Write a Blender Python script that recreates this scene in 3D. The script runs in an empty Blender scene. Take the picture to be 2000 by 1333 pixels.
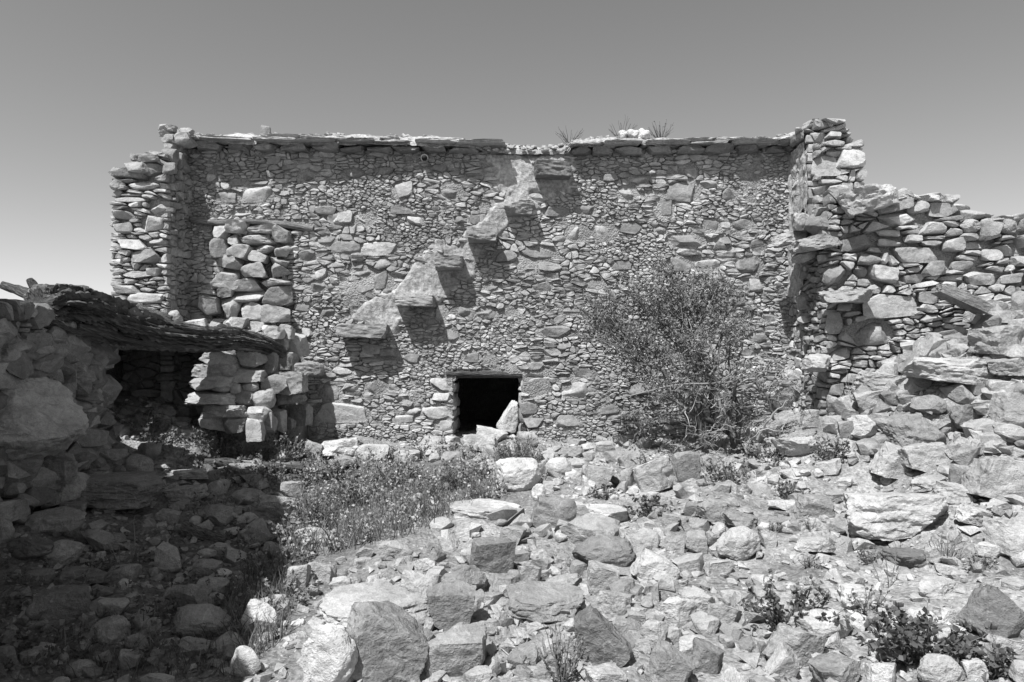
import bpy, math, random
import numpy as np
from mathutils import Vector

# ------------------------------------------------------------------ camera, sky, sun, exposure
SC = bpy.context.scene
COL = SC.collection
F = 2000.0 * 24.0 / 36.0          # focal length in photograph pixels
EYE = 1.6                         # eye height, metres
HOR = 690.0                       # horizon row in the photograph
cam_d = bpy.data.cameras.new('camera')
cam = bpy.data.objects.new('camera', cam_d); COL.objects.link(cam)
cam.location = (0, 0, EYE); cam.rotation_euler = (math.radians(90), 0, 0)
cam_d.sensor_width = 36; cam_d.lens = 24; cam_d.shift_y = (HOR - 666.5) / 2000.0
cam_d.clip_start = 0.05; cam_d.clip_end = 12000
SC.camera = cam

SUN = Vector((0.66, 1.0, -1.85)).normalized()          # the way the light travels
sun_el = math.asin(-SUN.z)
sun_d = bpy.data.lights.new('sun', 'SUN'); sun_d.energy = 5.0; sun_d.angle = math.radians(0.5)
sun_d.color = (1, 1, 1)
sun = bpy.data.objects.new('sun', sun_d); COL.objects.link(sun)
sun.rotation_euler = SUN.to_track_quat('-Z', 'Y').to_euler()
W = bpy.data.worlds.new('World'); SC.world = W; W.use_nodes = True
nt = W.node_tree; bg = nt.nodes['Background']
sky = nt.nodes.new('ShaderNodeTexSky'); sky.sky_type = 'NISHITA'; sky.sun_disc = False
sky.sun_elevation = sun_el; sky.sun_rotation = math.atan2(-SUN.x, -SUN.y)
sky.air_density = 1.0; sky.dust_density = 0.7; sky.ozone_density = 1.0
# black and white film behind an orange filter: red and green layers of the sky only
sep = nt.nodes.new('ShaderNodeSeparateColor'); mr = nt.nodes.new('ShaderNodeMath'); mr.operation = 'MULTIPLY'; mr.inputs[1].default_value = 0.75
mg = nt.nodes.new('ShaderNodeMath'); mg.operation = 'MULTIPLY_ADD'; mg.inputs[1].default_value = 0.25
nt.links.new(sky.outputs[0], sep.inputs[0]); nt.links.new(sep.outputs[0], mr.inputs[0])
nt.links.new(sep.outputs[1], mg.inputs[0]); nt.links.new(mr.outputs[0], mg.inputs[2])
nt.links.new(mg.outputs[0], bg.inputs[0]); bg.inputs[1].default_value = 0.125
vs = SC.view_settings; vs.view_transform = 'Standard'; vs.look = 'None'; vs.gamma = 1; vs.exposure = 0.46
SC.display_settings.display_device = 'sRGB'
SC.cycles.max_bounces = 5; SC.cycles.diffuse_bounces = 1

# ------------------------------------------------------------------ numeric helpers
RS = np.random.RandomState
def _hash(ix, iy, iz):
    h = (ix.astype(np.int64) * 374761393 + iy.astype(np.int64) * 668265263 + iz.astype(np.int64) * 2147483647 + 1013904223) & 0xffffffff
    h = ((h ^ (h >> 13)) * 1274126177) & 0xffffffff
    h = ((h ^ (h >> 16)) * 2246822519) & 0xffffffff
    return ((h ^ (h >> 15)) & 0xffffff) / float(0xffffff)
def vnoise(P):
    I = np.floor(P).astype(np.int64); f = P - I; f = f * f * (3 - 2 * f); r = 0
    for dx in (0, 1):
        wx = f[:, 0] if dx else 1 - f[:, 0]
        for dy in (0, 1):
            wy = f[:, 1] if dy else 1 - f[:, 1]
            for dz in (0, 1):
                wz = f[:, 2] if dz else 1 - f[:, 2]
                r = r + wx * wy * wz * _hash(I[:, 0] + dx, I[:, 1] + dy, I[:, 2] + dz)
    return r * 2 - 1
def fbm(P, o=3, g=0.5):
    s = 0; a = 1.0; P = np.asarray(P, float)
    for k in range(o):
        s = s + a * vnoise(P + 17.3 * k); P = P * 2.03; a *= g
    return s
_ico = {}
def ico(s):
    if s in _ico: return _ico[s]
    if s == 0:
        t = (1 + 5 ** .5) / 2
        V = np.array([(-1,t,0),(1,t,0),(-1,-t,0),(1,-t,0),(0,-1,t),(0,1,t),(0,-1,-t),(0,1,-t),(t,0,-1),(t,0,1),(-t,0,-1),(-t,0,1)], float)
        V /= np.linalg.norm(V[0])
        T = np.array([(0,11,5),(0,5,1),(0,1,7),(0,7,10),(0,10,11),(1,5,9),(5,11,4),(11,10,2),(10,7,6),(7,1,8),(3,9,4),(3,4,2),(3,2,6),(3,6,8),(3,8,9),(4,9,5),(2,4,11),(6,2,10),(8,6,7),(9,8,1)])
    else:
        V0, T0 = ico(s - 1); V = list(map(tuple, V0)); m = {}; T = []
        def mid(a, b):
            k = (min(a, b), max(a, b))
            if k not in m:
                p = (np.array(V[a]) + np.array(V[b])) / 2; m[k] = len(V); V.append(tuple(p / np.linalg.norm(p)))
            return m[k]
        for a, b, c in T0:
            ab, bc, ca = mid(a, b), mid(b, c), mid(c, a); T += [(a, ab, ca), (b, bc, ab), (c, ca, bc), (ab, bc, ca)]
        V = np.array(V); T = np.array(T)
    _ico[s] = (V, T); return _ico[s]

def tri_mesh(name, V, T, tone=None, sharp=None):
    V = np.asarray(V, np.float32); T = np.asarray(T, np.int32)
    me = bpy.data.meshes.new(name)
    me.vertices.add(len(V)); me.vertices.foreach_set('co', V.ravel())
    me.loops.add(T.size); me.loops.foreach_set('vertex_index', T.ravel())
    me.polygons.add(len(T)); k = T.shape[1]
    me.polygons.foreach_set('loop_start', np.arange(0, T.size, k, dtype=np.int32))
    me.update(calc_edges=True)
    me.polygons.foreach_set('use_smooth', np.ones(len(T), bool))
    if sharp is not None: me.set_sharp_from_angle(angle=math.radians(sharp))
    if tone is not None:
        a = me.attributes.new('tone', 'FLOAT', 'POINT')
        a.data.foreach_set('value', np.broadcast_to(np.asarray(tone, np.float32), (len(V),)).copy())
    me.validate(); return me
class Acc:
    """collects triangle pieces into one mesh"""
    def __init__(s): s.V = []; s.T = []; s.C = []; s.n = 0
    def add(s, V, T, tone=0.3):
        V = np.asarray(V, float); T = np.asarray(T, np.int64)
        s.V.append(V); s.T.append(T + s.n); s.C.append(np.broadcast_to(np.asarray(tone, float), (len(V),))); s.n += len(V)
    def mesh(s, name, sharp=None): return tri_mesh(name, np.concatenate(s.V), np.concatenate(s.T), np.concatenate(s.C), sharp)

def link(name, me, mat, parent=None, kind=None):
    o = bpy.data.objects.new(name, me)
    if me is not None and mat is not None and not me.materials: me.materials.append(mat)
    COL.objects.link(o)
    if parent is not None: o.parent = parent
    if kind: o['kind'] = kind
    return o
def tag(o, label, cat, group=None, kind=None):
    o['label'] = label; o['category'] = cat
    if group: o['group'] = group
    if kind: o['kind'] = kind
    return o
def thing(name, label, cat, group=None, loc=(0, 0, 0)):
    o = bpy.data.objects.new(name, None); COL.objects.link(o); o.location = loc
    o.empty_display_size = 0.1; o['kind'] = 'thing'
    return tag(o, label, cat, group)
def U(px, py, d): return np.array(((px - 1000) / F * d, d, EYE - (py - HOR) / F * d))

# ------------------------------------------------------------------ materials (all grey: the photograph is black and white)
def mat_base(name, rough=0.9):
    m = bpy.data.materials.new(name); m.use_nodes = True; t = m.node_tree; b = t.nodes['Principled BSDF']
    b.inputs['Roughness'].default_value = rough; b.inputs['Specular IOR Level'].default_value = 0.15
    return m, t, b
def N(t, typ, **kw):
    n = t.nodes.new(typ)
    for k, v in kw.items(): setattr(n, k, v)
    return n
def math_n(t, op, a, b=None, c=None, clamp=False):
    n = N(t, 'ShaderNodeMath', operation=op, use_clamp=clamp)
    for i, x in enumerate((a, b, c)):
        if x is None: continue
        if isinstance(x, (int, float)): n.inputs[i].default_value = x
        else: t.links.new(x, n.inputs[i])
    return n.outputs[0]
def noise_n(t, pos, scale, detail=3.0, rough=0.6, dist=0.0):
    n = N(t, 'ShaderNodeTexNoise'); n.inputs['Scale'].default_value = scale; n.inputs['Detail'].default_value = detail
    n.inputs['Roughness'].default_value = rough; n.inputs['Distortion'].default_value = dist
    t.links.new(pos, n.inputs['Vector']); return n.outputs[0]
def mapr(t, x, a, b, c, d):
    n = N(t, 'ShaderNodeMapRange'); n.inputs[1].default_value = a; n.inputs[2].default_value = b; n.inputs[3].default_value = c; n.inputs[4].default_value = d
    t.links.new(x, n.inputs[0]); return n.outputs[0]
def grey_out(t, b, val, bump, strength=0.5, dist=0.02):
    c = N(t, 'ShaderNodeCombineColor')
    for i in range(3): t.links.new(val, c.inputs[i])
    t.links.new(c.outputs[0], b.inputs['Base Color'])
    bn = N(t, 'ShaderNodeBump'); bn.inputs['Strength'].default_value = strength; bn.inputs['Distance'].default_value = dist
    t.links.new(bump, bn.inputs['Height']); t.links.new(bn.outputs[0], b.inputs['Normal'])
def stone_material(name, gain=1.0, mott=0.5, bump=0.7, bdist=0.02, vein=0.25, gran=0.5):
    m, t, b = mat_base(name)
    pos = N(t, 'ShaderNodeNewGeometry').outputs['Position']
    tone = N(t, 'ShaderNodeAttribute', attribute_name='tone').outputs['Fac']
    n1 = noise_n(t, pos, 4.5, 5, 0.65, 0.4); n2 = noise_n(t, pos, 22, 4, 0.65); n3 = noise_n(t, pos, 110, 3, 0.6)
    v = math_n(t, 'MULTIPLY', tone, gain)
    f = mapr(t, n1, 0.3, 0.7, 1 - mott * 0.55, 1 + mott * 0.45)
    v = math_n(t, 'MULTIPLY', v, f)
    v = math_n(t, 'MULTIPLY', v, mapr(t, n2, 0.3, 0.7, 1 - mott * 0.4, 1 + mott * 0.35))
    v = math_n(t, 'MULTIPLY', v, mapr(t, n3, 0.3, 0.7, 0.82, 1.15))
    v = math_n(t, 'MULTIPLY', v, mapr(t, noise_n(t, pos, 0.9, 3, 0.6, 0.5), 0.33, 0.67, 0.80, 1.16))      # weather stains
    # lichen spots (dark) and thin pale seams
    l = noise_n(t, pos, 9, 6, 0.75, 0.2)
    v = math_n(t, 'MULTIPLY', v, mapr(t, l, 0.60, 0.68, 1.0, 0.62))
    ve = noise_n(t, pos, 3.2, 3, 0.5, 1.2)
    band = math_n(t, 'ABSOLUTE', math_n(t, 'SUBTRACT', ve, 0.5))
    v = math_n(t, 'ADD', v, math_n(t, 'MULTIPLY', mapr(t, band, 0.0, 0.008, vein, 0.0), 0.3))
    # layered, fractured relief
    mp = N(t, 'ShaderNodeMapping'); mp.inputs['Scale'].default_value = (13, 13, 26); mp.inputs['Rotation'].default_value = (0.5, 0.4, 0.3)
    t.links.new(pos, mp.inputs[0]); lay = noise_n(t, mp.outputs[0], 1.0, 5, 0.7, 0.3)
    h = math_n(t, 'ADD', math_n(t, 'MULTIPLY', lay, 0.32), math_n(t, 'MULTIPLY', n2, 0.85))
    h = math_n(t, 'MULTIPLY_ADD', n3, gran * 0.35, h)
    grey_out(t, b, v, h, bump, bdist); return m
M = {}
M['stone'] = stone_material('stone')
M['boulder'] = stone_material('boulder_stone', bump=0.8, bdist=0.03)
def soil_material(name, base, grain=60, contrast=0.5, bump=0.8, tone_attr=False, cells=0.5):
    m, t, b = mat_base(name, 1.0)
    pos = N(t, 'ShaderNodeNewGeometry').outputs['Position']
    n1 = noise_n(t, pos, 2.2, 5, 0.6, 0.3); n2 = noise_n(t, pos, 14, 6, 0.7); n3 = noise_n(t, pos, grain, 4, 0.65)
    vo = N(t, 'ShaderNodeTexVoronoi'); vo.inputs['Scale'].default_value = grain * 0.8; t.links.new(pos, vo.inputs['Vector'])
    v = mapr(t, n1, 0.3, 0.7, base * (1 - contrast * 0.5), base * (1 + contrast * 0.35))
    if tone_attr: v = math_n(t, 'MULTIPLY', v, N(t, 'ShaderNodeAttribute', attribute_name='tone').outputs['Fac'])
    v = math_n(t, 'MULTIPLY', v, mapr(t, n2, 0.3, 0.7, 1 - contrast * 0.5, 1 + contrast * 0.4))
    v = math_n(t, 'MULTIPLY', v, mapr(t, n3, 0.3, 0.7, 1 - contrast * 0.6, 1 + contrast * 0.5))
    h = math_n(t, 'ADD', math_n(t, 'MULTIPLY', n2, 0.8), math_n(t, 'MULTIPLY', n3, 0.5))
    h = math_n(t, 'MULTIPLY_ADD', vo.outputs['Distance'], -cells, h)
    grey_out(t, b, v, h, bump, 0.025); return m
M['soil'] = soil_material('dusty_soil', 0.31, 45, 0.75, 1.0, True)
M['mortar'] = soil_material('earth_mortar', 0.31, 70, 0.55, 0.9)
M['plaster'] = soil_material('old_lime_plaster', 0.38, 30, 0.75, 0.9, cells=0.08)
def wood_material(name, base):
    m, t, b = mat_base(name, 0.85)
    tc = N(t, 'ShaderNodeUVMap'); 
    mp = N(t, 'ShaderNodeMapping'); mp.inputs['Scale'].default_value = (2.0, 26, 1); t.links.new(tc.outputs[0], mp.inputs[0])
    n = noise_n(t, mp.outputs[0], 1.0, 6, 0.7, 0.6)
    pos = N(t, 'ShaderNodeNewGeometry').outputs['Position']; n2 = noise_n(t, pos, 5, 3, 0.6)
    v = mapr(t, n, 0.35, 0.68, base * 0.2, base * 1.8); v = math_n(t, 'MULTIPLY', v, mapr(t, n2, 0.3, 0.7, 0.7, 1.25))
    grey_out(t, b, v, n, 1.0, 0.03); return m
M['wood'] = wood_material('weathered_wood', 0.13)
M['lintel'] = wood_material('bleached_wood', 0.27)
def leaf_material(name, base, var=0.5, trans=0.25):
    m, t, b = mat_base(name, 0.7)
    tone = N(t, 'ShaderNodeAttribute', attribute_name='tone').outputs['Fac']
    v = math_n(t, 'MULTIPLY', tone, base)
    c = N(t, 'ShaderNodeCombineColor')
    for i in range(3): t.links.new(v, c.inputs[i])
    t.links.new(c.outputs[0], b.inputs['Base Color'])
    tr = N(t, 'ShaderNodeBsdfTranslucent'); t.links.new(c.outputs[0], tr.inputs[0])
    mx = N(t, 'ShaderNodeMixShader'); mx.inputs[0].default_value = trans
    t.links.new(b.outputs[0], mx.inputs[1]); t.links.new(tr.outputs[0], mx.inputs[2])
    t.links.new(mx.outputs[0], t.nodes['Material Output'].inputs[0]); return m
M['leaf'] = leaf_material('leaf', 0.19); M['leaf_dark'] = leaf_material('dark_leaf', 0.115); M['dry'] = leaf_material('dry_grass', 0.22)
M['bark'] = leaf_material('twig_bark', 0.16, trans=0.0)
def plain(name, v, rough=0.8):
    m, t, b = mat_base(name, rough); b.inputs['Base Color'].default_value = (v, v, v, 1); return m
M['wool'] = soil_material('white_fleece', 0.55, 90, 0.25, 0.6)
M['pipe'] = plain('clay_pipe', 0.25)

# ------------------------------------------------------------------ terrain
_cp = [(100,1320,2.9),(500,1320,2.9),(1000,1320,3.0),(1500,1320,2.9),(1950,1320,2.8),(200,1150,3.9),(450,1150,4.0),(650,1130,4.05),
 (950,1110,4.0),(1200,1150,3.9),(1450,1150,3.9),(1700,1130,3.9),(1950,1130,3.7),(950,1010,4.9),(800,1055,4.6),(1100,1040,4.7),(700,1000,5.6),
 (600,1060,4.9),(300,1000,5.0),(100,1000,4.6),(800,920,6.5),(500,900,6.4),(300,880,6.3),(150,900,5.6),(280,790,7.0),(330,815,6.6),
 (650,860,7.3),(900,872,7.35),(1150,868,7.35),(1100,930,6.3),(1300,930,6.2),(1300,872,7.2),(1450,880,6.6),(1550,830,6.9),(1450,980,5.4),
 (1300,1050,4.7),(1700,980,5.2),(1700,900,5.9),(1620,850,6.4),(1850,900,5.5),(1960,960,4.7),(1800,800,6.0),(1960,800,5.4),(1700,740,6.3),
 (1900,700,6.0),(1990,680,5.8),(1960,585,6.2),(1850,640,6.1),(1990,565,6.2),(950,960,6.0),(880,1000,5.6),(985,846,7.3),(985,848,7.7),(1790,690,6.25),(1740,715,6.25),(1850,660,6.1),(1660,800,6.4)]
_cw = [U(*c) for c in _cp] + [np.array(p, float) for p in [(0,0,0),(0,1.5,.08),(-2,1,.1),(-1,-2,0),(2.5,1,.1),(4,2.5,.45),(-3.5,2.5,.25),(-6,3,.3),(-4.5,6,.9),(-6,8,.7),
 (6,5.5,1.9),(8,8,1.2),(4.5,8.5,1.0),(0,9,.6),(-2.5,9,.6),(2,9,.65),(0,12,.4),(6,12,.4),(-6,12,.4),(0,-6,0),(8,0,.4),(-8,0,.2),(3,-4,0),(-3,-4,0)]]
_cw = np.array(_cw)
def TH0(x, y):
    x = np.asarray(x, float); y = np.asarray(y, float)
    d2 = (x[..., None] - _cw[:, 0]) ** 2 + (y[..., None] - _cw[:, 1]) ** 2
    w = 1 / (d2 + 0.03) ** 1.6
    z = (w * _cw[:, 2]).sum(-1) / w.sum(-1)
    far = np.clip((np.hypot(x, y - 4) - 14) / 30, 0, 1)
    return z * (1 - far)
def TH_full(x, y):
    x = np.asarray(x, float); y = np.asarray(y, float); s = x.shape
    P = np.stack([x.ravel(), y.ravel(), np.zeros(x.size)], 1)
    n = 0.055 * fbm(P * 1.3 + 5, 3) + 0.03 * fbm(P * 5 + 9, 3) + 0.012 * np.abs(fbm(P * 8.5, 2))
    near = 1 - np.clip((np.hypot(P[:, 0], P[:, 1] - 4) - 10) / 20, 0, 1)
    return TH0(x, y) + (n * near).reshape(s)
_tx = np.arange(-6.5, 6.5, .03); _ty = np.arange(0.0, 9.6, .03)
_TB = np.concatenate([TH_full(*np.meshgrid(_tx, q)) for q in np.array_split(_ty, 12)])
def TH(x, y):
    x = np.asarray(x, float); y = np.asarray(y, float)
    u = np.clip((x - _tx[0]) / .03, 0, len(_tx) - 1.001); v = np.clip((y - _ty[0]) / .03, 0, len(_ty) - 1.001)
    i = u.astype(int); j = v.astype(int); u = u - i; v = v - j
    return (_TB[j, i] * (1 - u) + _TB[j, i + 1] * u) * (1 - v) + (_TB[j + 1, i] * (1 - u) + _TB[j + 1, i + 1] * u) * v
def hit(px, py):
    """where the ray through photograph pixel (px, py) meets the terrain (depth)"""
    ds = np.arange(1.6, 9.0, 0.02)
    z = EYE - (py - HOR) / F * ds
    h = TH(((px - 1000) / F) * ds, ds)
    k = np.nonzero(z <= h)[0]
    return ds[k[0]] if len(k) else 9.0
def hits(PX, PY):
    ds = np.arange(1.8, 8.6, 0.04); PX = np.asarray(PX, float); PY = np.asarray(PY, float)
    X = (PX[:, None] - 1000) / F * ds; Y = np.broadcast_to(ds, X.shape); Z = EYE - (PY[:, None] - HOR) / F * ds
    H = TH(X, Y); m = Z <= H; k = m.argmax(1); ok = m.any(1)
    d = np.where(ok, ds[k], np.nan)
    return d
def grad(a, b, lo, n, hi, m):
    mid = np.linspace(a, b, n)
    f = lambda s: (np.exp(np.linspace(0, math.log(1 + lo / 0.15), m)) - 1) * 0.15
    left = a - f(0)[1:][::-1]; g = (np.exp(np.linspace(0, math.log(1 + hi / 0.15), m)) - 1) * 0.15
    return np.concatenate([left, mid, b + g[1:]])
gx = grad(-4.6, 5.0, 4000, 260, 4000, 26); gy = grad(1.2, 8.2, 4000, 200, 6000, 26)
GX, GY = np.meshgrid(gx, gy); GZ = np.zeros_like(GX)
for r in range(len(gy)): GZ[r] = TH_full(GX[r], GY[r])
V = np.stack([GX.ravel(), GY.ravel(), GZ.ravel()], 1); nx = len(gx)
ii = (np.arange(len(gy) - 1)[:, None] * nx + np.arange(nx - 1)).ravel()
Q = np.stack([ii, ii + 1, ii + nx + 1, ii + nx], 1)
# soil is darker in the weedy hollow and left foreground; elsewhere pale lime dust
dark_soil = np.clip(1.6 - np.hypot((V[:, 0] + 1.2) / 1.5, (V[:, 1] - 6.1) / 0.8), 0, 1) 
dark_soil = np.maximum(dark_soil, np.clip(1.4 - np.hypot((V[:, 0] + 2.4) / 1.6, (V[:, 1] - 3.9) / 2.2), 0, 1))
ground = link('ground', tri_mesh('ground', V, Q, 1.0 - 0.5 * dark_soil), M['soil'], kind='structure')
tag(ground, 'dusty pale rubble-strewn ground sloping up to the ruin', 'ground', kind='structure')
# ------------------------------------------------------------------ rocks
def rock(seed, sub, style='b', rough=1.0):
    r = RS(seed & 0x7fffffff); V0, T = ico(sub); V = V0.copy()
    def rn():
        v = r.normal(size=3); return v / np.linalg.norm(v)
    pl = []
    if style == 'b':
        for ax in range(3):
            for s in (-1, 1):
                n = np.zeros(3); n[ax] = s; n = n + r.normal(0, .2, 3); pl.append((n, r.uniform(.46, .68)))
        for _ in range(6): pl.append((rn(), r.uniform(.6, .85)))
    elif style == 's':
        for s in (-1, 1): pl.append((np.array([0, 0, s]) + r.normal(0, .13, 3), r.uniform(.35, .5)))
        for k in range(7):
            a = k * 0.9 + r.uniform(-.3, .3); pl.append((np.array([math.cos(a), math.sin(a), r.normal(0, .3)]), r.uniform(.6, .85)))
        for _ in range(3): pl.append((rn(), r.uniform(.6, .85)))
    elif style == 'r':
        for _ in range(10): pl.append((rn(), r.uniform(.74, .93)))
    elif style == 'H':      # the great tilted slab: sloping face, cut-away end
        V *= 1.35
        pl = [(np.array(n, float), d) for n, d in (((1, 0, 0), 1), ((-1, 0, 0), 1), ((0, 1, 0), 1), ((0, -1, 0), 1), ((0, 0, 1), 1), ((0, 0, -1), 1), ((.89, -.2, .45), .66), ((.70, -.1, -.70), .95), ((-.35, 0, -.93), .8), ((0, -.75, .66), .6), ((.1, -.7, -.6), .85), ((.3, -.9, .1), .8))]
    elif style == 'p':      # split slab with square faces
        V *= 1.5
        for ax in range(3):
            for s in (-1, 1):
                n = np.zeros(3); n[ax] = s; pl.append((n + r.normal(0, .07, 3), r.uniform(.8, .9)))
        for _ in range(4): pl.append((rn(), r.uniform(1.05, 1.2)))
    else:
        for _ in range(9): pl.append((rn(), r.uniform(.42, .74)))
    for n, d in pl:
        n = n / np.linalg.norm(n); e = V @ n - d; V -= np.clip(e, 0, None)[:, None] * n * 0.97
    if style != 'H': lo, hi = V.min(0), V.max(0); V = (V - (lo + hi) / 2) / ((hi - lo) / 2)
    off = r.uniform(-50, 50, 3); L = V / (np.linalg.norm(V, axis=1)[:, None] + 1e-6)
    k = 0.065 * fbm(V * 1.5 + off, 2) + (0.05 * fbm(V * 4 + off, 3) if sub >= 3 else 0.05 * vnoise(V * 3 + off))
    if sub >= 4: k = k - 0.05 * np.abs(fbm(V * np.array([2.2, 2.2, 4.]) + off, 3)) + 0.018 * fbm(V * 13 + off, 2)
    V = V + L * (k * rough)[:, None]
    return V, T
def place(V, a, b, c, roll, yaw, pos):
    V = V * np.array([a, b, c]); cy, sy = math.cos(yaw), math.sin(yaw); cr, sr = math.cos(roll), math.sin(roll)
    x, y, z = V.T; x, y = x * cy - y * sy, x * sy + y * cy
    x, z = x * cr + z * sr, -x * sr + z * cr          # positive roll turns clockwise in the picture
    return np.stack([x, y, z], 1) + pos
def shard(seed):
    """an angular broken stone: the hull of a few random points"""
    import bmesh
    r = RS(seed); bm = bmesh.new()
    for _ in range(r.randint(9, 15)):
        v = r.normal(size=3); v /= np.abs(v).max() ** .6 * np.linalg.norm(v) ** .4; bm.verts.new(v * r.uniform(.8, 1))
    h = bmesh.ops.convex_hull(bm, input=bm.verts); bmesh.ops.delete(bm, geom=list({g for g in h['geom_interior'] + h['geom_unused'] if isinstance(g, bmesh.types.BMVert)}), context='VERTS')
    bm.verts.index_update(); V = np.array([v.co[:] for v in bm.verts]); T = np.array([[v.index for v in f.verts] for f in bm.faces]); bm.free()
    lo, hi = V.min(0), V.max(0); return (V - (lo + hi) / 2) / ((hi - lo) / 2), T
def rock_obj(name, seed, sub, style, a, b, c, roll, pos, tone, mat, parent=None, yaw=None):
    V, T = rock(seed, sub, style); yaw = RS(seed).uniform(-.25, .25) if yaw is None else yaw
    pos = np.asarray(pos, float)
    Vl = place(V, a, b, c, roll, yaw, np.zeros(3))
    o = link(name, tri_mesh(name, Vl, T, tone, 29), mat, parent); o.location = pos
    return o
def box_rock(name, px0, px1, py0, py1, d, tone, style='b', roll=0.0, bf=0.8, parent=None, sub=3, seed=None, mat='stone'):
    """a stone whose outline fills the photograph box at depth d (its centre)"""
    s = d / F; a = (px1 - px0) / 2 * s; c = (py1 - py0) / 2 * s
    return rock_obj(name, seed if seed is not None else int(px0 * 31 + py0 * 17), sub, style, a, max(bf * a, 0.6 * c), c, roll,
                    U((px0 + px1) / 2, (py0 + py1) / 2, d), tone, M[mat], parent)

# ------------------------------------------------------------------ rubble walls: a packing of stones in a vertical plane
class Frame:
    def __init__(s, a, b):            # plan points (x, y) from the left end to the right end as seen from outside
        s.o = np.array([a[0], a[1], 0.0]); d = np.array([b[0] - a[0], b[1] - a[1], 0.0]); s.len = np.linalg.norm(d)
        s.ux = d / s.len; s.n = np.array([s.ux[1], -s.ux[0], 0.0])
    def px(s, px, py):
        r = np.array([(px - 1000) / F, 1.0, -(py - HOR) / F]); e = np.array([0, 0, EYE])
        t = ((s.o - e) @ s.n) / (r @ s.n); p = e + t * r; return ((p - s.o) @ s.ux, p[2])
    def W(s, uvw):
        uvw = np.atleast_2d(uvw); return s.o + uvw[:, :1] * s.ux + uvw[:, 2:3] * s.n + np.array([0, 0, 1.0]) * uvw[:, 1:2]
def clip(poly, a, b, c):               # keep a*x + b*y <= c
    out = []; n = len(poly)
    for i in range(n):
        p, q = poly[i], poly[(i + 1) % n]; dp = a * p[0] + b * p[1] - c; dq = a * q[0] + b * q[1] - c
        if dp <= 0: out.append(p)
        if (dp < 0 < dq) or (dq < 0 < dp):
            t = dp / (dp - dq); out.append((p[0] + t * (q[0] - p[0]), p[1] + t * (q[1] - p[1])))
    return out
def area(p):
    return 0.5 * sum(p[i][0] * p[(i + 1) % len(p)][1] - p[(i + 1) % len(p)][0] * p[i][1] for i in range(len(p)))
def inside(poly, x, y):
    r = False; j = len(poly) - 1
    for i in range(len(poly)):
        if (poly[i][1] > y) != (poly[j][1] > y) and x < (poly[j][0] - poly[i][0]) * (y - poly[i][1]) / (poly[j][1] - poly[i][1] + 1e-12) + poly[i][0]: r = not r
        j = i
    return r
def big_poly(r, u, v, w, h):
    n = r.randint(6, 9); a0 = r.uniform(0, 6.28); e = r.uniform(2.2, 3.4); P = []
    for k in range(n):
        t = a0 + (k + r.uniform(-.28, .28)) * 2 * math.pi / n; c, s = math.cos(t), math.sin(t)
        m = (abs(c) ** e + abs(s) ** e) ** (-1 / e) * r.uniform(.9, 1.04); P.append((u + c * m * w / 2, v + s * m * h / 2))
    return P
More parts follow.
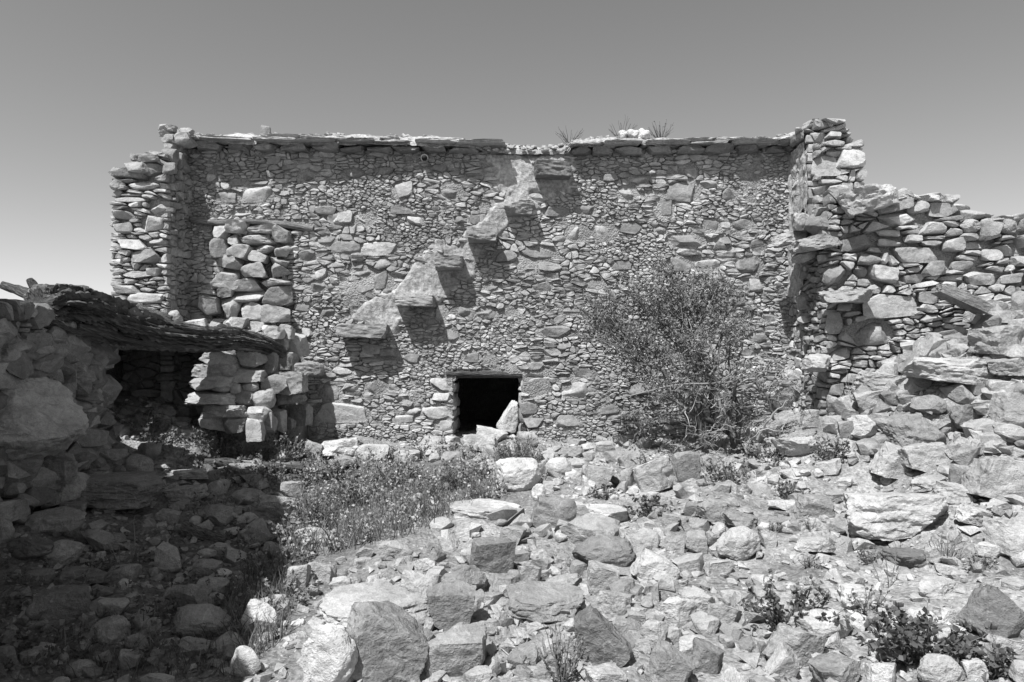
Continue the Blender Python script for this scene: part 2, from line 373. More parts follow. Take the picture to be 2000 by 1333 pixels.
def pack(region, bigs, holes, s, seed, asp=1.7, split=0.5, svar=0.35):
    """bigs: (u, v, w, h, tone); s: mean height of a small stone. Returns [(polygon, tone or None, is_big)]"""
    r = RS(seed); us = [p[0] for p in region]; vsv = [p[1] for p in region]; u0, u1, v0, v1 = min(us), max(us), min(vsv), max(vsv)
    pts = []; cell = {}; g = s * 1.2
    def key(u, v): return (int(u / asp // g), int(v // g))
    ph = r.uniform(0, 6.28, 4)
    def dens(u, v): return s * (1 + svar * .5 * (math.sin(u * 3.1 + ph[0] + 1.3 * math.sin(v * 2.3 + ph[1])) + math.sin(v * 4.7 + ph[2] + 1.6 * math.sin(u * 2.9 + ph[3]))) + r.normal(0, .14))
    tries = int((u1 - u0) / asp * (v1 - v0) / (s * s) * 9)
    for _ in range(tries):
        u, v = r.uniform(u0, u1), r.uniform(v0, v1)
        if not inside(region, u, v): continue
        if any(h[0] - s * .2 < u < h[1] + s * .2 and h[2] - s * .2 < v < h[3] + s * .2 for h in holes if len(h) == 4 and not isinstance(h[0], tuple)): continue
        if any(inside(h, u, v) for h in holes if isinstance(h[0], tuple)): continue
        bad = False; d = max(dens(u, v), s * .45)
        for b in bigs:
            q = ((u - b[0]) / (b[2] / 2 + d * .55)) ** 2 + ((v - b[1]) / (b[3] / 2 + d * .32)) ** 2
            if q < 1: bad = True; break
        if bad: continue
        k = key(u, v)
        for a in (-2, -1, 0, 1, 2):
            for b2 in (-2, -1, 0, 1, 2):
                for p in cell.get((k[0] + a, k[1] + b2), ()):
                    if ((p[0] - u) / asp) ** 2 + (p[1] - v) ** 2 < (0.82 * min(d, p[2])) ** 2: bad = True; break
                if bad: break
            if bad: break
        if bad: continue
        pts.append((u, v, d)); cell.setdefault(k, []).append((u, v, d))
    out = []
    for (u, v, d) in pts:
        R = s * 1.35; poly = [(u - R * asp, v - R), (u + R * asp, v - R), (u + R * asp, v + R), (u - R * asp, v + R)]
        k = key(u, v)
        for a in (-3, -2, -1, 0, 1, 2, 3):
            for b2 in (-3, -2, -1, 0, 1, 2, 3):
                for p in cell.get((k[0] + a, k[1] + b2), ()):
                    if p[0] == u and p[1] == v: continue
                    A = (p[0] - u) / asp ** 2; B = p[1] - v
                    t = 0.5 + 0.22 * (d - p[2]) / (d + p[2]) * 2
                    mu, mv = u + (p[0] - u) * t, v + (p[1] - v) * t
                    poly = clip(poly, A, B, A * mu + B * mv)
                    if len(poly) < 3: break
        for b in bigs:
            if abs(b[0] - u) > b[2] / 2 + R * asp or abs(b[1] - v) > b[3] / 2 + R: continue
            du, dv = (u - b[0]) / (b[2] / 2), (v - b[1]) / (b[3] / 2); m = math.hypot(du, dv)
            du /= m; dv /= m; tu, tv = b[0] + du * b[2] / 2, b[1] + dv * b[3] / 2; A, B = -du / b[2], -dv / b[3]
            poly = clip(poly, A, B, A * tu + B * tv) if len(poly) >= 3 else poly
        for h in holes:
            if isinstance(h[0], tuple) or len(poly) < 3: continue
            c = [(h[0] - u, 1, 0, h[0]), (u - h[1], -1, 0, -h[1]), (h[2] - v, 0, 1, h[2]), (v - h[3], 0, -1, -h[3])]
            e = max(c); poly = clip(poly, e[1], e[2], e[3])
        poly = clip(poly, 1, 0, u1) if len(poly) >= 3 else poly
        poly = clip(poly, -1, 0, -u0) if len(poly) >= 3 else poly
        if len(poly) < 3: continue
        st = [poly]
        for rep in range(2):
            nx = []
            for p in st:
                ys = [q[1] for q in p]; xs = [q[0] for q in p]; hh = max(ys) - min(ys); ww = max(xs) - min(xs)
                if hh > s * (.95 + .3 * rep) and r.rand() < split:
                    cx, cy = sum(xs) / len(xs), sum(ys) / len(ys) + r.uniform(-.15, .15) * hh; t = r.normal(0, .16)
                    nx += [q for q in (clip(p, t, 1, t * cx + cy), clip(p, -t, -1, -t * cx - cy)) if len(q) >= 3]
                elif ww > s * asp * 1.15 and r.rand() < split * .5:
                    cx, cy = sum(xs) / len(xs) + r.uniform(-.2, .2) * ww, sum(ys) / len(ys); t = r.normal(0, .3)
                    nx += [q for q in (clip(p, 1, t, cx + t * cy), clip(p, -1, -t, -cx - t * cy)) if len(q) >= 3]
                else: nx.append(p)
            st = nx
        out += [(p, None, False) for p in st if abs(area(p)) > (s * .28) ** 2]
    for b in bigs: out.append((big_poly(r, *b[:4]), b[4] if len(b) > 4 else None, True))
    return out
def stone_from(poly, r, gap, prot, back, big, fr):
    """a stone with an irregular domed face standing proud of the mortar; returns world verts, tris"""
    if big:
        P = np.array(poly); lo, hi = P.min(0), P.max(0); c = (lo + hi) / 2; h = (hi - lo) / 2; dp = min(.13, .5 * h.min() + .05)
        prot = max(prot * 1.05, .024); V, T = rock(r.randint(1 << 30), 3 if h[0] > .12 else 2, 'bbbbab'[r.randint(6)], .9); V = V + .09 * np.outer(V[:, 2], [r.normal(0, 1), 0, 0]) + .09 * np.outer(V[:, 0], [0, 0, r.normal(0, 1)]); z0 = -V[:, 1].min()
        uv = c + V[:, [0, 2]] * (h - gap * .5) * 1.03
        return fr.W(np.column_stack([uv, -V[:, 1] * dp + prot - z0 * dp])), T
    P = np.array(poly); 
    if area(poly) < 0: P = P[::-1]
    c = P.mean(0); sz = math.sqrt(abs(area(poly)))
    Q = []
    n = len(P)
    for i in range(n):                      # cut the corners unevenly
        p, q, nx = P[i - 1], P[i], P[(i + 1) % n]; k1, k2 = r.uniform(.1, .34, 2)
        Q += [q + (p - q) * k1, q + (nx - q) * k2]
    Q = np.array(Q)
    if big:                                # more outline points on a big stone
        Q2 = []
        for i in range(len(Q)): Q2 += [Q[i], (Q[i] + Q[(i + 1) % len(Q)]) / 2]
        Q = np.array(Q2)
    Q = Q + r.normal(0, .022 * sz, Q.shape)
    d = Q - c; L = np.linalg.norm(d, axis=1)[:, None]; Q = c + d * np.clip((L - gap) / L, .45, 1)
    ext = np.abs(Q - c).max(0)
    tilt = r.normal(0, .10 if big else .16, 2)
    dome = r.uniform(.25, .9)
    def z(uv, f): return prot * f + (uv - c) @ tilt + r.normal(0, .05 * prot + .0025, len(uv))
    rings = [(1.0, None), (1.0, .30 * (1 - dome * .5)), (.88, .80 - .2 * dome), (.60, .98), (.3, 1.02)] if big else [(1.0, None), (1.0, .62 * (1 - dome * .5)), (.84, .95 - .1 * dome)]
    V = []; m = len(Q)
    for sc, f in rings:
        uv = c + (Q - c) * sc
        if f is not None and sc < 1: uv = uv + r.normal(0, .02 * sz, uv.shape)
        w = np.full(m, -back) if f is None else np.maximum(z(uv, f), -.01)
        V.append(np.column_stack([uv, w]))
    V.append(np.array([[c[0], c[1], prot * 1.0 + r.normal(0, .05 * prot)]]))
    V = np.concatenate(V); T = []
    k = len(rings)
    for a in range(k - 1):
        for i in range(m):
            j = (i + 1) % m; T += [(a * m + i, a * m + j, (a + 1) * m + j), (a * m + i, (a + 1) * m + j, (a + 1) * m + i)]
    e = k * m
    for i in range(m): T.append(((k - 1) * m + i, (k - 1) * m + (i + 1) % m, e))
    return fr.W(V), np.array(T)
def build_wall(parent, fr, region, bigs, holes, s, seed, limit=300, asp=1.7, prot=(.012, .035), back=.07, gap=.004, tone=(.29, .47), split=.5, mat='stone', skip=None, svar=.35, wfun=None):
    r = RS(seed + 7); cells = pack(region, bigs, holes, s, seed, asp, split, svar)
    if skip: cells = [c for c in cells if c[2] or not skip(np.mean([p[0] for p in c[0]]), np.mean([p[1] for p in c[0]]))]
    cells.sort(key=lambda c: -abs(area(c[0]))); acc = Acc()
    for i, (p, tn, big) in enumerate(cells):
        sz = math.sqrt(abs(area(p))); pr = r.uniform(*prot) * min(1.5, .55 + sz / (s * 2.2))
        V, T = stone_from(p, r, gap * r.uniform(.6, 1.6), pr, back, big or sz > s * 1.7, fr)
        if wfun is not None: V = V + fr.n * wfun(np.mean([q[0] for q in p]), np.mean([q[1] for q in p]))
        t = tn if tn is not None else r.uniform(*tone) * (.8 if r.rand() < .12 else 1)
        if i < limit:
            c = V.mean(0); o = link('stone', tri_mesh('stone', V - c, T, t, 30), M[mat], parent); o.location = c - np.array(parent.location)
        else: acc.add(V, T, t)
    if acc.n:
        o = link('small_stones', acc.mesh('small_stones', 30), M[mat], parent, 'stuff')
        o.location = -np.array(parent.location)
    return cells
def prism(fr, poly, w0, w1):
    """extruded polygon (u, v) from w0 (front) to w1 (back)"""
    import mathutils
    if area(poly) < 0: poly = poly[::-1]
    n = len(poly); V = np.concatenate([fr.W([(p[0], p[1], w0) for p in poly]), fr.W([(p[0], p[1], w1) for p in poly])])
    tri = mathutils.geometry.tessellate_polygon([[Vector((p[0], p[1], 0)) for p in poly]])
    T = [tuple(t) for t in tri] + [tuple(i + n for i in t[::-1]) for t in tri]
    for i in range(n): j = (i + 1) % n; T += [(i, j, j + n), (i, j + n, i + n)]
    return V, np.array(T)
def relief(fr, u0, u1, v0, v1, step, zf, keep, name, mat, parent, seed=0):
    """a sheet of mortar or plaster with its own relief; zf(u, v) gives its height, keep(u, v) its extent"""
    nu = int((u1 - u0) / step) + 1; nv = int((v1 - v0) / step) + 1
    A, B = np.meshgrid(np.linspace(u0, u1, nu), np.linspace(v0, v1, nv)); a, b = A.ravel(), B.ravel()
    Vw = fr.W(np.column_stack([a, b, zf(a, b)])); k = keep(a, b)
    ii = (np.arange(nv - 1)[:, None] * nu + np.arange(nu - 1)).ravel()
    Q = np.stack([ii, ii + 1, ii + nu + 1, ii + nu], 1); Q = Q[k[Q].all(1)]
    used = np.unique(Q); mp = np.zeros(len(Vw), int); mp[used] = np.arange(len(used))
    return link(name, tri_mesh(name, Vw[used], mp[Q], 1.0), mat, parent)
def boxm(x0, x1, y0, y1, z0, z1):
    V = np.array([(x, y, z) for z in (z0, z1) for y in (y0, y1) for x in (x0, x1)], float)
    Q = np.array([(0,2,3,1),(4,5,7,6),(0,1,5,4),(2,6,7,3),(0,4,6,2),(1,3,7,5)]); T = np.concatenate([Q[:, [0,1,2]], Q[:, [0,2,3]]]); return V, T

# ================================================================== the ruined house
D = 7.4
house = thing('stone_house', 'roofless-looking long rubble stone house front with cantilevered steps and low doorway', 'ruin', loc=(0, D, .6))
HL = np.array(house.location)
def hpart(name, V, T, mat, tone=1.0, kind=None, sharp=None):
    return link(name, tri_mesh(name, np.asarray(V) - HL, T, tone, sharp), M[mat], house, kind)
FM = Frame((-4.0, D), (4.0, D))
def m_(px, py): return FM.px(px, py)
def big(px, py, w, h, tone=None): u, v = m_(px, py); return (u, v, w * D / F * 1.16, h * D / F * 1.16, tone or ((.25, .28, .44, .46, .48)[int(px * 7 + py) % 5]))
du0, dv1 = m_(886, 735); du1, dv0 = m_(1017, 905)
door = (du0, du1, dv0 - .4, dv1)
lx0, ly1 = m_(385, 428); lx1, ly0 = m_(612, 458)
wx0, wy1 = m_(418, 440); wx1, wy0 = m_(574, 632)
BIG = [big(*t) for t in [(505,382,53,33,.42),(447,387,50,25),(416,347,22,22),(467,357,35,13),(637,411,36,24),(474,416,43,12),(660,428,35,20),
 (785,372,36,32,.42),(882,372,40,30),(663,428,43,23),(712,428,42,24,.4),(812,430,33,17),(785,412,37,15,.26),(676,484,53,24),(739,486,66,25),(742,545,41,33,.25),
 (1128,456,44,32,.42),(1085,415,48,20),(1142,411,40,17),(1056,495,62,26,.25),(986,502,43,25,.27),(1029,525,33,15,.28),(1006,609,48,19,.43),(861,611,24,30,.4),(903,607,34,22,.27),(952,612,40,22,.28),
 (881,655,27,30,.28),(1334,377,59,35),(1296,408,35,33),(1225,378,35,25,.42),(1271,381,33,15),(1181,454,46,33,.42),(1230,446,40,22,.2),(1341,470,73,25,.24),(1345,492,44,14,.44),(1326,515,44,28,.25),
 (1379,518,46,26,.42),(1387,441,30,25),(1453,439,40,20),(1464,518,50,30),(1476,558,28,23,.42),(1383,361,33,14,.27),(1425,381,28,24,.3),(1349,335,25,26,.3),(1377,551,40,20,.4),(1245,352,36,13,.42),
 (1113,609,40,15,.28),(1166,556,33,18),(665,806,104,40,.42),(787,820,38,18,.4),(645,768,40,26,.3),(670,727,36,21),(735,755,40,26),(1121,762,46,31),(1141,728,45,19,.42),(1107,821,46,22,.27),(1078,688,30,15),
 (1081,648,62,22),(602,649,25,18,.42),(919,697,34,22),(957,700,25,20),(862,748,40,27,.42),(1047,755,54,30,.42),(1034,797,33,25),(856,804,52,24,.4),(862,775,34,18),(866,830,36,20),(1040,826,40,18),(810,804,33,18,.42),(800,700,36,18),
 (1178,640,40,20),(1215,520,36,18),(1480,480,30,20),(1060,560,36,16),(620,560,36,18),(680,560,40,16),(700,610,34,18),(640,610,28,16),(590,600,30,15),(600,345,30,22),(690,340,40,18),(750,335,34,14),(860,330,30,14),
 (560,470,26,15,.3),(600,500,30,20),(640,470,34,18),(700,520,30,14),(870,560,30,14),(960,560,34,16),(900,430,30,13),(940,400,24,12),(1190,350,30,14),(1290,450,24,14),(1410,470,26,16),(1440,590,34,18),(1500,620,30,18),(1480,660,34,20),(1400,820,50,26),(1250,760,40,22),(1190,800,44,20),(760,690,36,18),(560,690,30,16)]]
BIG = [b for b in BIG if not (door[0] < b[0] + b[2] * .3 and b[0] - b[2] * .3 < door[1] and door[2] < b[1] < door[3])]
PLAST = [m_(*p) for p in [(668,628),(700,600),(735,575),(768,560),(800,520),(842,490),(850,465),(905,470),(915,440),(955,405),(985,390),(962,372),(958,300),(1030,300),(1118,300),(1122,385),(1060,400),(1040,380),(1062,408),(1030,424),(1005,440),(988,455),(985,470),(970,480),(955,490),(930,510),(920,540),(880,570),(858,600),(850,592),(800,610),(770,650),(760,660),(715,640)]]
WREG = [m_(*p) for p in [(348,302),(1552,302),(1560,860),(1560,900),(348,900)]]
WIN = [m_(*p) for p in [(420,458),(574,458),(574,634),(388,634),(412,540)]]
holes = [door, (lx0, lx1, m_(0, 451)[1], m_(0, 430)[1]), (m_(868, 0)[0], m_(1072, 0)[0], m_(0, 737)[1], m_(0, 722)[1]), PLAST, WIN]
build_wall(house, FM, WREG, BIG, holes, .057, 11, limit=300, asp=1.75, prot=(.013, .038), split=.62, back=.06, gap=.0025, svar=.75)
# mortar between the stones
def zmort(u, v):
    P = np.column_stack([u, v, np.full(len(u), 2.0)]); return .007 * fbm(P * 3, 2) + .005 * fbm(P * 18, 2) + .004 + np.clip(fbm(P * 1.7 + 30, 2) - .45, 0, 1) * .05
def keep_door(u, v):
    w = (u > m_(418, 0)[0]) & (u < m_(574, 0)[0]) & (v > m_(0, 634)[1]) & (v < m_(0, 440)[1])
    return ~((u > door[0] - .01) & (u < door[1] + .01) & (v < door[3] + .02)) & ~w
mo = relief(FM, m_(346, 0)[0], m_(1562, 0)[0], .35, m_(0, 296)[1], .02, zmort, keep_door, 'mortar', M['mortar'], house); mo.location = -HL
# plaster skirt running down beside the steps
PP = np.array(PLAST)
def dist_poly(u, v):
    d = np.full(len(u), 9.0); ins = np.zeros(len(u), bool); n = len(PP)
    for i in range(n):
        a, b = PP[i], PP[(i + 1) % n]; e = b - a; t = np.clip(((u - a[0]) * e[0] + (v - a[1]) * e[1]) / (e @ e + 1e-9), 0, 1)
        d = np.minimum(d, np.hypot(u - a[0] - t * e[0], v - a[1] - t * e[1]))
        c = (a[1] > v) != (b[1] > v); x = (b[0] - a[0]) * (v - a[1]) / (b[1] - a[1] + 1e-12) + a[0]; ins ^= c & (u < x)
    return np.where(ins, d, -d)
def zpl(u, v):
    P = np.column_stack([u, v, np.full(len(u), 7.0)]); d = dist_poly(u, v) + .05 * fbm(P * 7, 3)
    return -.02 + .055 * np.clip(d / .05 + .2, 0, 1) ** .6 + .016 * fbm(P * 5, 3) + .006 * fbm(P * 22, 2)
pl = relief(FM, PP[:, 0].min() - .1, PP[:, 0].max() + .1, PP[:, 1].min() - .1, PP[:, 1].max() + .06, .014, zpl, lambda u, v: dist_poly(u, v) > -.06, 'plaster', M['plaster'], house); pl.location = -HL
# walls behind the facing, side and back walls, roof slab: the room behind the doorway is closed and dark
xL, xR = m_(346, 0)[0] - 4, m_(1562, 0)[0] - 4; X0, X1 = du0 - 4, du1 - 4; zt = 3.72
for nm, bx in (('wall', (xL, X0 - .02, D + .05, D + .6, .1, zt)), ('wall', (X1 + .02, xR, D + .05, D + .6, .1, zt)), ('wall', (X0 - .02, X1 + .02, D + .05, D + .6, dv1 + .06, zt)),
               ('wall', (xL, xL + .5, D + .6, 11.2, .1, zt)), ('wall', (xR - .5, xR, D + .6, 11.2, .1, zt)), ('wall', (xL, xR, 11.2, 11.7, .1, zt))):
    hpart(nm, *boxm(*bx), 'mortar')
r = RS(5)
for side in (0, 1):                       # jamb stones lining the doorway
    zz = dv0 - .1
    while zz < dv1 + .02:
        h = r.uniform(.09, .2); y = D - .01
        while y < D + .5:
            l = r.uniform(.18, .3); V, T = rock(int(zz * 999 + y * 77 + side), 2, 'b')
            xx = X0 - .06 if side == 0 else X1 + .06
            hpart('jamb_stone', place(V, .085, l / 2, h / 2, 0, 0, np.array([xx, y + l / 2, zz + h / 2])), T, 'stone', r.uniform(.27, .4), sharp=40); y += l
        zz += h
# roof: two courses of projecting slabs under a crust of earth
r = RS(21)
def skyl(px): return np.interp(px, [330,345,380,450,520,640,700,760,850,950,1020,1070,1100,1130,1200,1300,1400,1480,1530,1560,1600], [262,252,262,263,262,262,262,264,268,278,283,286,280,272,268,274,282,277,262,250,248])
def row(x0, x1, yb, hpx, proj, wpx, name, tone, jit, style='s', sub=3, prob=1.0):
    x = x0
    while x < x1:
        w = r.uniform(*wpx); y = np.interp(x, [345, 900, 1110, 1545], yb); h = hpx * r.uniform(.8, 1.15); p = proj * r.uniform(.82, 1.1)
        d = D - p / 2 + .1; s = d / F; c = U(x + w / 2, y - h / 2 + r.uniform(-jit, jit), d)
        if r.rand() > prob: x += w; continue
        V, T = rock(int(x * 7 + yb[0]), sub, style)
        hpart(name, place(V, w / 2 * s * 1.04, p / 2 + .12, h / 2 * s, r.normal(0, .02), r.normal(0, .05), c), T, 'stone', r.uniform(*tone), sharp=38)
        x += w + r.uniform(0, 2)
for a, b in ((343, 935), (1112, 1548)):
    row(a, b, (299, 306, 309, 304), 17, .14, (40, 66), 'cornice_stone', (.2, .3), .6, 'b', 3)
    row(a - 4, b, (283, 291, 293, 289), 7, .22, (60, 120), 'roof_slab', (.3, .4), .3, 'p')
    row(a, b, (277, 285, 287, 283), 7, .17, (30, 80), 'roof_slab', (.33, .42), .8, 'p', 3, .4)
# earth crust on the roof, uneven along the skyline
nu, nw = 420, 40
pxs = np.linspace(338, 1585, nu); prof = np.concatenate([np.linspace(0, 1, 12), 1 + np.linspace(0, 1, nw - 12)[1:]]); V = []
for i, pxx in enumerate(pxs):
    lip = np.interp(pxx, [345, 930, 950, 1105, 1118, 1548], [277, 287, 301, 301, 284, 281]); proj = np.interp(pxx, [345, 925, 950, 1100, 1118, 1545], [.15, .15, .06, .06, .15, .15])
    ztop = U(pxx, skyl(pxx), D - .02)[2]; zlip = U(pxx, lip, D - proj)[2]
    x = (pxx - 1000) / F * D
    for t in prof:
        if t <= 1: q = math.sin(t * math.pi / 2); y = D - proj + (1 - math.cos(t * math.pi / 2)) * (proj + .05); z = zlip + (ztop - zlip) * q
        else: y = D + .05 + (t - 1) * 4.2; z = ztop - (t - 1) * .18 
        V.append((x * (1 + 0 * t), y, z))
V = np.array(V); nr = len(prof); V[:, 2] += .018 * fbm(V * np.array([5, 5, 5.]) + 3, 3) + .009 * fbm(V * 19 + 8, 3); V[:, 1] += .015 * fbm(V * 16 + 60, 2)
ii = (np.arange(nu - 1)[:, None] * nr + np.arange(nr - 1)).ravel(); Q = np.stack([ii, ii + nr, ii + nr + 1, ii + 1], 1)
hpart('roof_crust', V, Q, 'plaster')
acc = Acc()
for i in range(420):                     # crumbs and pebbles set in the crust
    pxx = r.uniform(345, 1560); t = r.rand(); lip = np.interp(pxx, [345, 930, 950, 1105, 1118, 1548], [275, 285, 296, 296, 282, 279]); py = lip + (skyl(pxx) - lip) * (t ** .7) * 1.02
    V, T = rock(i, 1, 'b'); sc = r.uniform(.008, .026); acc.add(place(V, sc * 1.5, sc, sc * .7, r.normal(0, .3), 0, U(pxx, py, D - .13 + .13 * t)), T, r.uniform(.3, .46))
o = link('crust_pebbles', acc.mesh('crust_pebbles', 40), M['stone'], house, 'stuff'); o.location = -HL
# cantilevered stone steps
for (a, b, yt, yb, p, sd, tn) in [(668,760,634,661,.27,3,.31),(774,852,579,600,.26,5,.31),(850,905,505,532,.25,8,.27),(914,971,452,477,.25,9,.28),(987,1041,400,424,.22,12,.24),(1040,1112,322,351,.26,14,.17)]:
    d = D - p / 2 + .1; s = d / F; V, T = rock(900 + sd, 4, 'p', .7)
    hpart('step', place(V, (b - a) / 2 * s * 1.04, p / 2 + .1, (yb - yt) / 2 * s * 1.05, .02, 0, U((a + b) / 2, (yt + yb) / 2, D - p / 2 + .1)), T, 'stone', tn, sharp=40)
# dry stones blocking the old window, and the recess behind them
hpart('recess', *boxm(m_(400, 0)[0] - 4, m_(580, 0)[0] - 4, D + .045, D + .075, m_(0, 640)[1], m_(0, 450)[1]), 'mortar')
for k, (a, b, c, d2, tn) in enumerate([(423,454,439,471,.38),(449,484,434,459,.4),(489,546,441,459,.38),(541,573,443,476,.36),(449,474,459,482,.36),(474,541,461,481,.38),(419,452,469,505,.24),(452,498,481,510,.38),(500,538,481,500,.34),(540,571,482,504,.36),(492,527,494,515,.34),(528,569,500,525,.36),(426,477,499,527,.34),(479,527,515,545,.28),(525,569,517,545,.33),(413,472,525,570,.4),(460,515,543,571,.38),(513,571,543,563,.36),(510,523,527,547,.34),(432,462,563,583,.28),(452,522,566,595,.38),(515,573,562,598,.26),(391,431,580,619,.3),(432,474,583,623,.4),(474,522,593,626,.37),(513,573,598,631,.3)]):
    dd = D + .03 - .04 * ((k * 7) % 4) / 3; s = dd / F; V, T = rock(300 + k * 3, 3, 'bba'[k % 3], .9)
    hpart('infill_stone', place(V, (b - a) / 2 * s * 1.05, .15, (d2 - c) / 2 * s * 1.06, RS(k).normal(0, .08), 0, U((a + b) / 2, (c + d2) / 2, dd)), T, 'stone', tn, sharp=40)
# timbers over the blocked window and over the doorway
def tube(path, radii, nseg=10, seed=0, rough=.12, flat=1.0, ridge=0.0):
    """a bent round timber; returns verts, quads, uv (along, around)"""
    path = np.array(path, float); n = len(path); tt = np.linspace(0, 1, n); V = []; UVs = []; r = RS(seed); off = r.uniform(0, 50)
    tan = np.gradient(path, axis=0); tan /= np.linalg.norm(tan, axis=1)[:, None]
    th = 2 * math.pi * np.arange(nseg) / nseg + tt[:, None] * 1.2; T3 = np.broadcast_to(tt[:, None], th.shape)
    nn = fbm(np.stack([np.cos(th) * 1.5 + off, np.sin(th) * 1.5, T3 * 5], -1).reshape(-1, 3), 3).reshape(th.shape)
    if ridge:
        rg = fbm(np.stack([np.cos(th + T3) * 7 + off, np.sin(th + T3) * 7, T3 * 5], -1).reshape(-1, 3), 3).reshape(th.shape); nn = nn + ridge / rough * (1 - 2.2 * np.abs(rg))
    for i in range(n):
        t = tan[i]; up = np.array([0, 0, 1.0]) if abs(t[2]) < .9 else np.array([1.0, 0, 0]); a = np.cross(up, t); a /= np.linalg.norm(a); b = np.cross(t, a)
        R = (radii[i] * (1 + rough * nn[i]))[:, None]; V.append(path[i] + a * np.cos(th[i])[:, None] * R + b * np.sin(th[i])[:, None] * R * flat); UVs += [(tt[i] * 4, k / nseg) for k in range(nseg)]
    V = np.concatenate(V)
    Q = [(i * nseg + k, i * nseg + (k + 1) % nseg, (i + 1) * nseg + (k + 1) % nseg, (i + 1) * nseg + k) for i in range(n - 1) for k in range(nseg)]
    c0, c1 = len(V), len(V) + 1; V = np.concatenate([V, [path[0], path[-1]]]); UVs += [(0, .5), (4, .5)]
    Q += [(c0, (k + 1) % nseg, k, c0) for k in range(nseg)] + [(c1, (n - 1) * nseg + k, (n - 1) * nseg + (k + 1) % nseg, c1) for k in range(nseg)]
    return V, Q, UVs
def timber(name, path, radii, mat, parent=None, origin=(0, 0, 0), **kw):
    V, Q, uv = tube(path, radii, **kw); me = bpy.data.meshes.new(name)
    me.from_pydata([tuple(v) for v in V - np.array(origin)], [], [tuple(q) if q[0] != q[3] else tuple(q[:3]) for q in Q])
    l = me.uv_layers.new(name='UVMap')
    idx = np.empty(len(me.loops), int); me.loops.foreach_get('vertex_index', idx); l.data.foreach_set('uv', np.array(uv, np.float32)[idx].ravel())
    me.polygons.foreach_set('use_smooth', np.ones(len(me.polygons), bool)); me.set_sharp_from_angle(angle=math.radians(50))
    o = link(name, me, M[mat], parent); 
    if parent is None: o.location = origin
    return o
def resample(P, n):
    P = np.array(P, float); t = np.linspace(0, len(P) - 1, n); k = np.arange(len(P))
    out = np.stack([np.interp(t, k, P[:, i]) for i in range(P.shape[1])], 1)
    for _ in range(3): out[1:-1] = (out[:-2] + 2 * out[1:-1] + out[2:]) / 4
    return out
P = resample([tuple(U(x, y, D - .03)) for x, y in [(375,430),(430,437),(480,432),(520,434),(560,439),(612,448)]], 30)
timber('window_lintel', P, .03 + .006 * np.sin(np.linspace(0, 9, 30)), 'lintel', house, HL, seed=4)
P = resample([tuple(U(x, y, D + .01)) for x, y in [(872,730),(940,729),(1000,731),(1060,735)]], 16)
timber('door_lintel', P, np.full(16, .036), 'wood', house, HL, seed=6, nseg=12)
for k in range(3):
    P = resample([(du0 - 4.2, D + .12 + .14 * k, dv1 + .03), (du1 - 3.8, D + .12 + .14 * k, dv1 + .03)], 6); timber('door_lintel', P, np.full(6, .055), 'wood', house, HL, seed=7 + k)
# clay spout below the eaves, a dark disc painted as the shade in its bore
V, Q, uv = tube(resample([tuple(U(831, 308, D + .1)), tuple(U(829, 309, D - .12))], 5), np.full(5, .042), 14, rough=.03)
sp = hpart('spout', V, np.array([(q[0], q[1], q[2]) for q in Q] + [(q[0], q[2], q[3]) for q in Q if q[0] != q[3]]), 'pipe', 1, sharp=50)
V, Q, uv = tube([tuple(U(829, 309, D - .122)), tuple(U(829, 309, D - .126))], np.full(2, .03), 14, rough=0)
sm = hpart('spout_bore_shade', V, np.array([(q[0], q[1], q[2]) for q in Q] + [(q[0], q[2], q[3]) for q in Q if q[0] != q[3]]), 'leaf_dark', .2); sm.parent = sp

# ================================================================== corner spurs and side walls
def cap_rocks(parent, pts, d, tone=(.28, .42), hpx=(14, 26), seed=1, wpx=(26, 60), bd=.2):
    """loose stones along a broken wall top given as photograph points"""
    r = RS(seed); pts = np.array(pts, float); x = pts[0, 0]
    while x < pts[-1, 0]:
        w = r.uniform(*wpx); h = r.uniform(*hpx); y = np.interp(x + w / 2, pts[:, 0], pts[:, 1]); dd = d(x + w / 2) if callable(d) else d; s = dd / F
        V, T = rock(int(x * 13 + seed), 3, 'bsa'[r.randint(3)]); c = U(x + w / 2, y, dd + bd * .6)
        o = link('stone', tri_mesh('stone', place(V, w / 2 * s * 1.05, bd, h / 2 * s, r.normal(0, .08), r.normal(0, .2), np.zeros(3)), T, r.uniform(*tone), 40), M['stone'], parent); o.location = c - np.array(parent.location)
        x += w * r.uniform(.8, .98)
def core(parent, fr, poly, thick, mat='mortar', w0=0.0):
    V, T = prism(fr, poly, w0, w0 - thick); return link('core', tri_mesh('core', V - np.array(parent.location), T, 1.0, 30), M[mat], parent)
# the broken corner at the far end of the facade (its flank lies in shade)
cw = thing('corner_wall', 'broken stone corner pier standing between the blocked window and the sky', 'wall', loc=(-3.9, 7.05, 1.2))
yc = 7.0; xr = (332 - 1000) / F * yc; FC = Frame((-5.0, yc), (xr, yc))
reg = [FC.px(*p) for p in [(222,645),(228,520),(219,372),(240,360),(252,330),(300,318),(334,322),(334,645)]]
core(cw, FC, [FC.px(*p) for p in [(230,660),(236,520),(230,380),(262,345),(300,328),(330,330),(330,660)]], .5, w0=-.02)
build_wall(cw, FC, reg, [FC.px(*t[:2]) + (t[2] * yc / F, t[3] * yc / F, t[4]) for t in [(290,334,74,30,.36),(284,365,60,20,.42),(315,404,44,32,.4),(300,437,48,34,.4),(312,474,36,16,.38),(262,479,52,24,.44),(290,502,58,26,.27),(272,538,60,16,.4),(304,532,34,20,.42),(252,566,50,18,.34),(288,583,70,24,.42),(256,392,70,12,.36),(246,421,40,22,.3),(250,604,60,14,.36),(246,446,34,26,.3)]], [], .075, 31, limit=160, asp=2.2, prot=(.03, .08), back=.14, gap=.006, split=.6)
FCf = Frame((xr, yc), (xr, yc + .42))
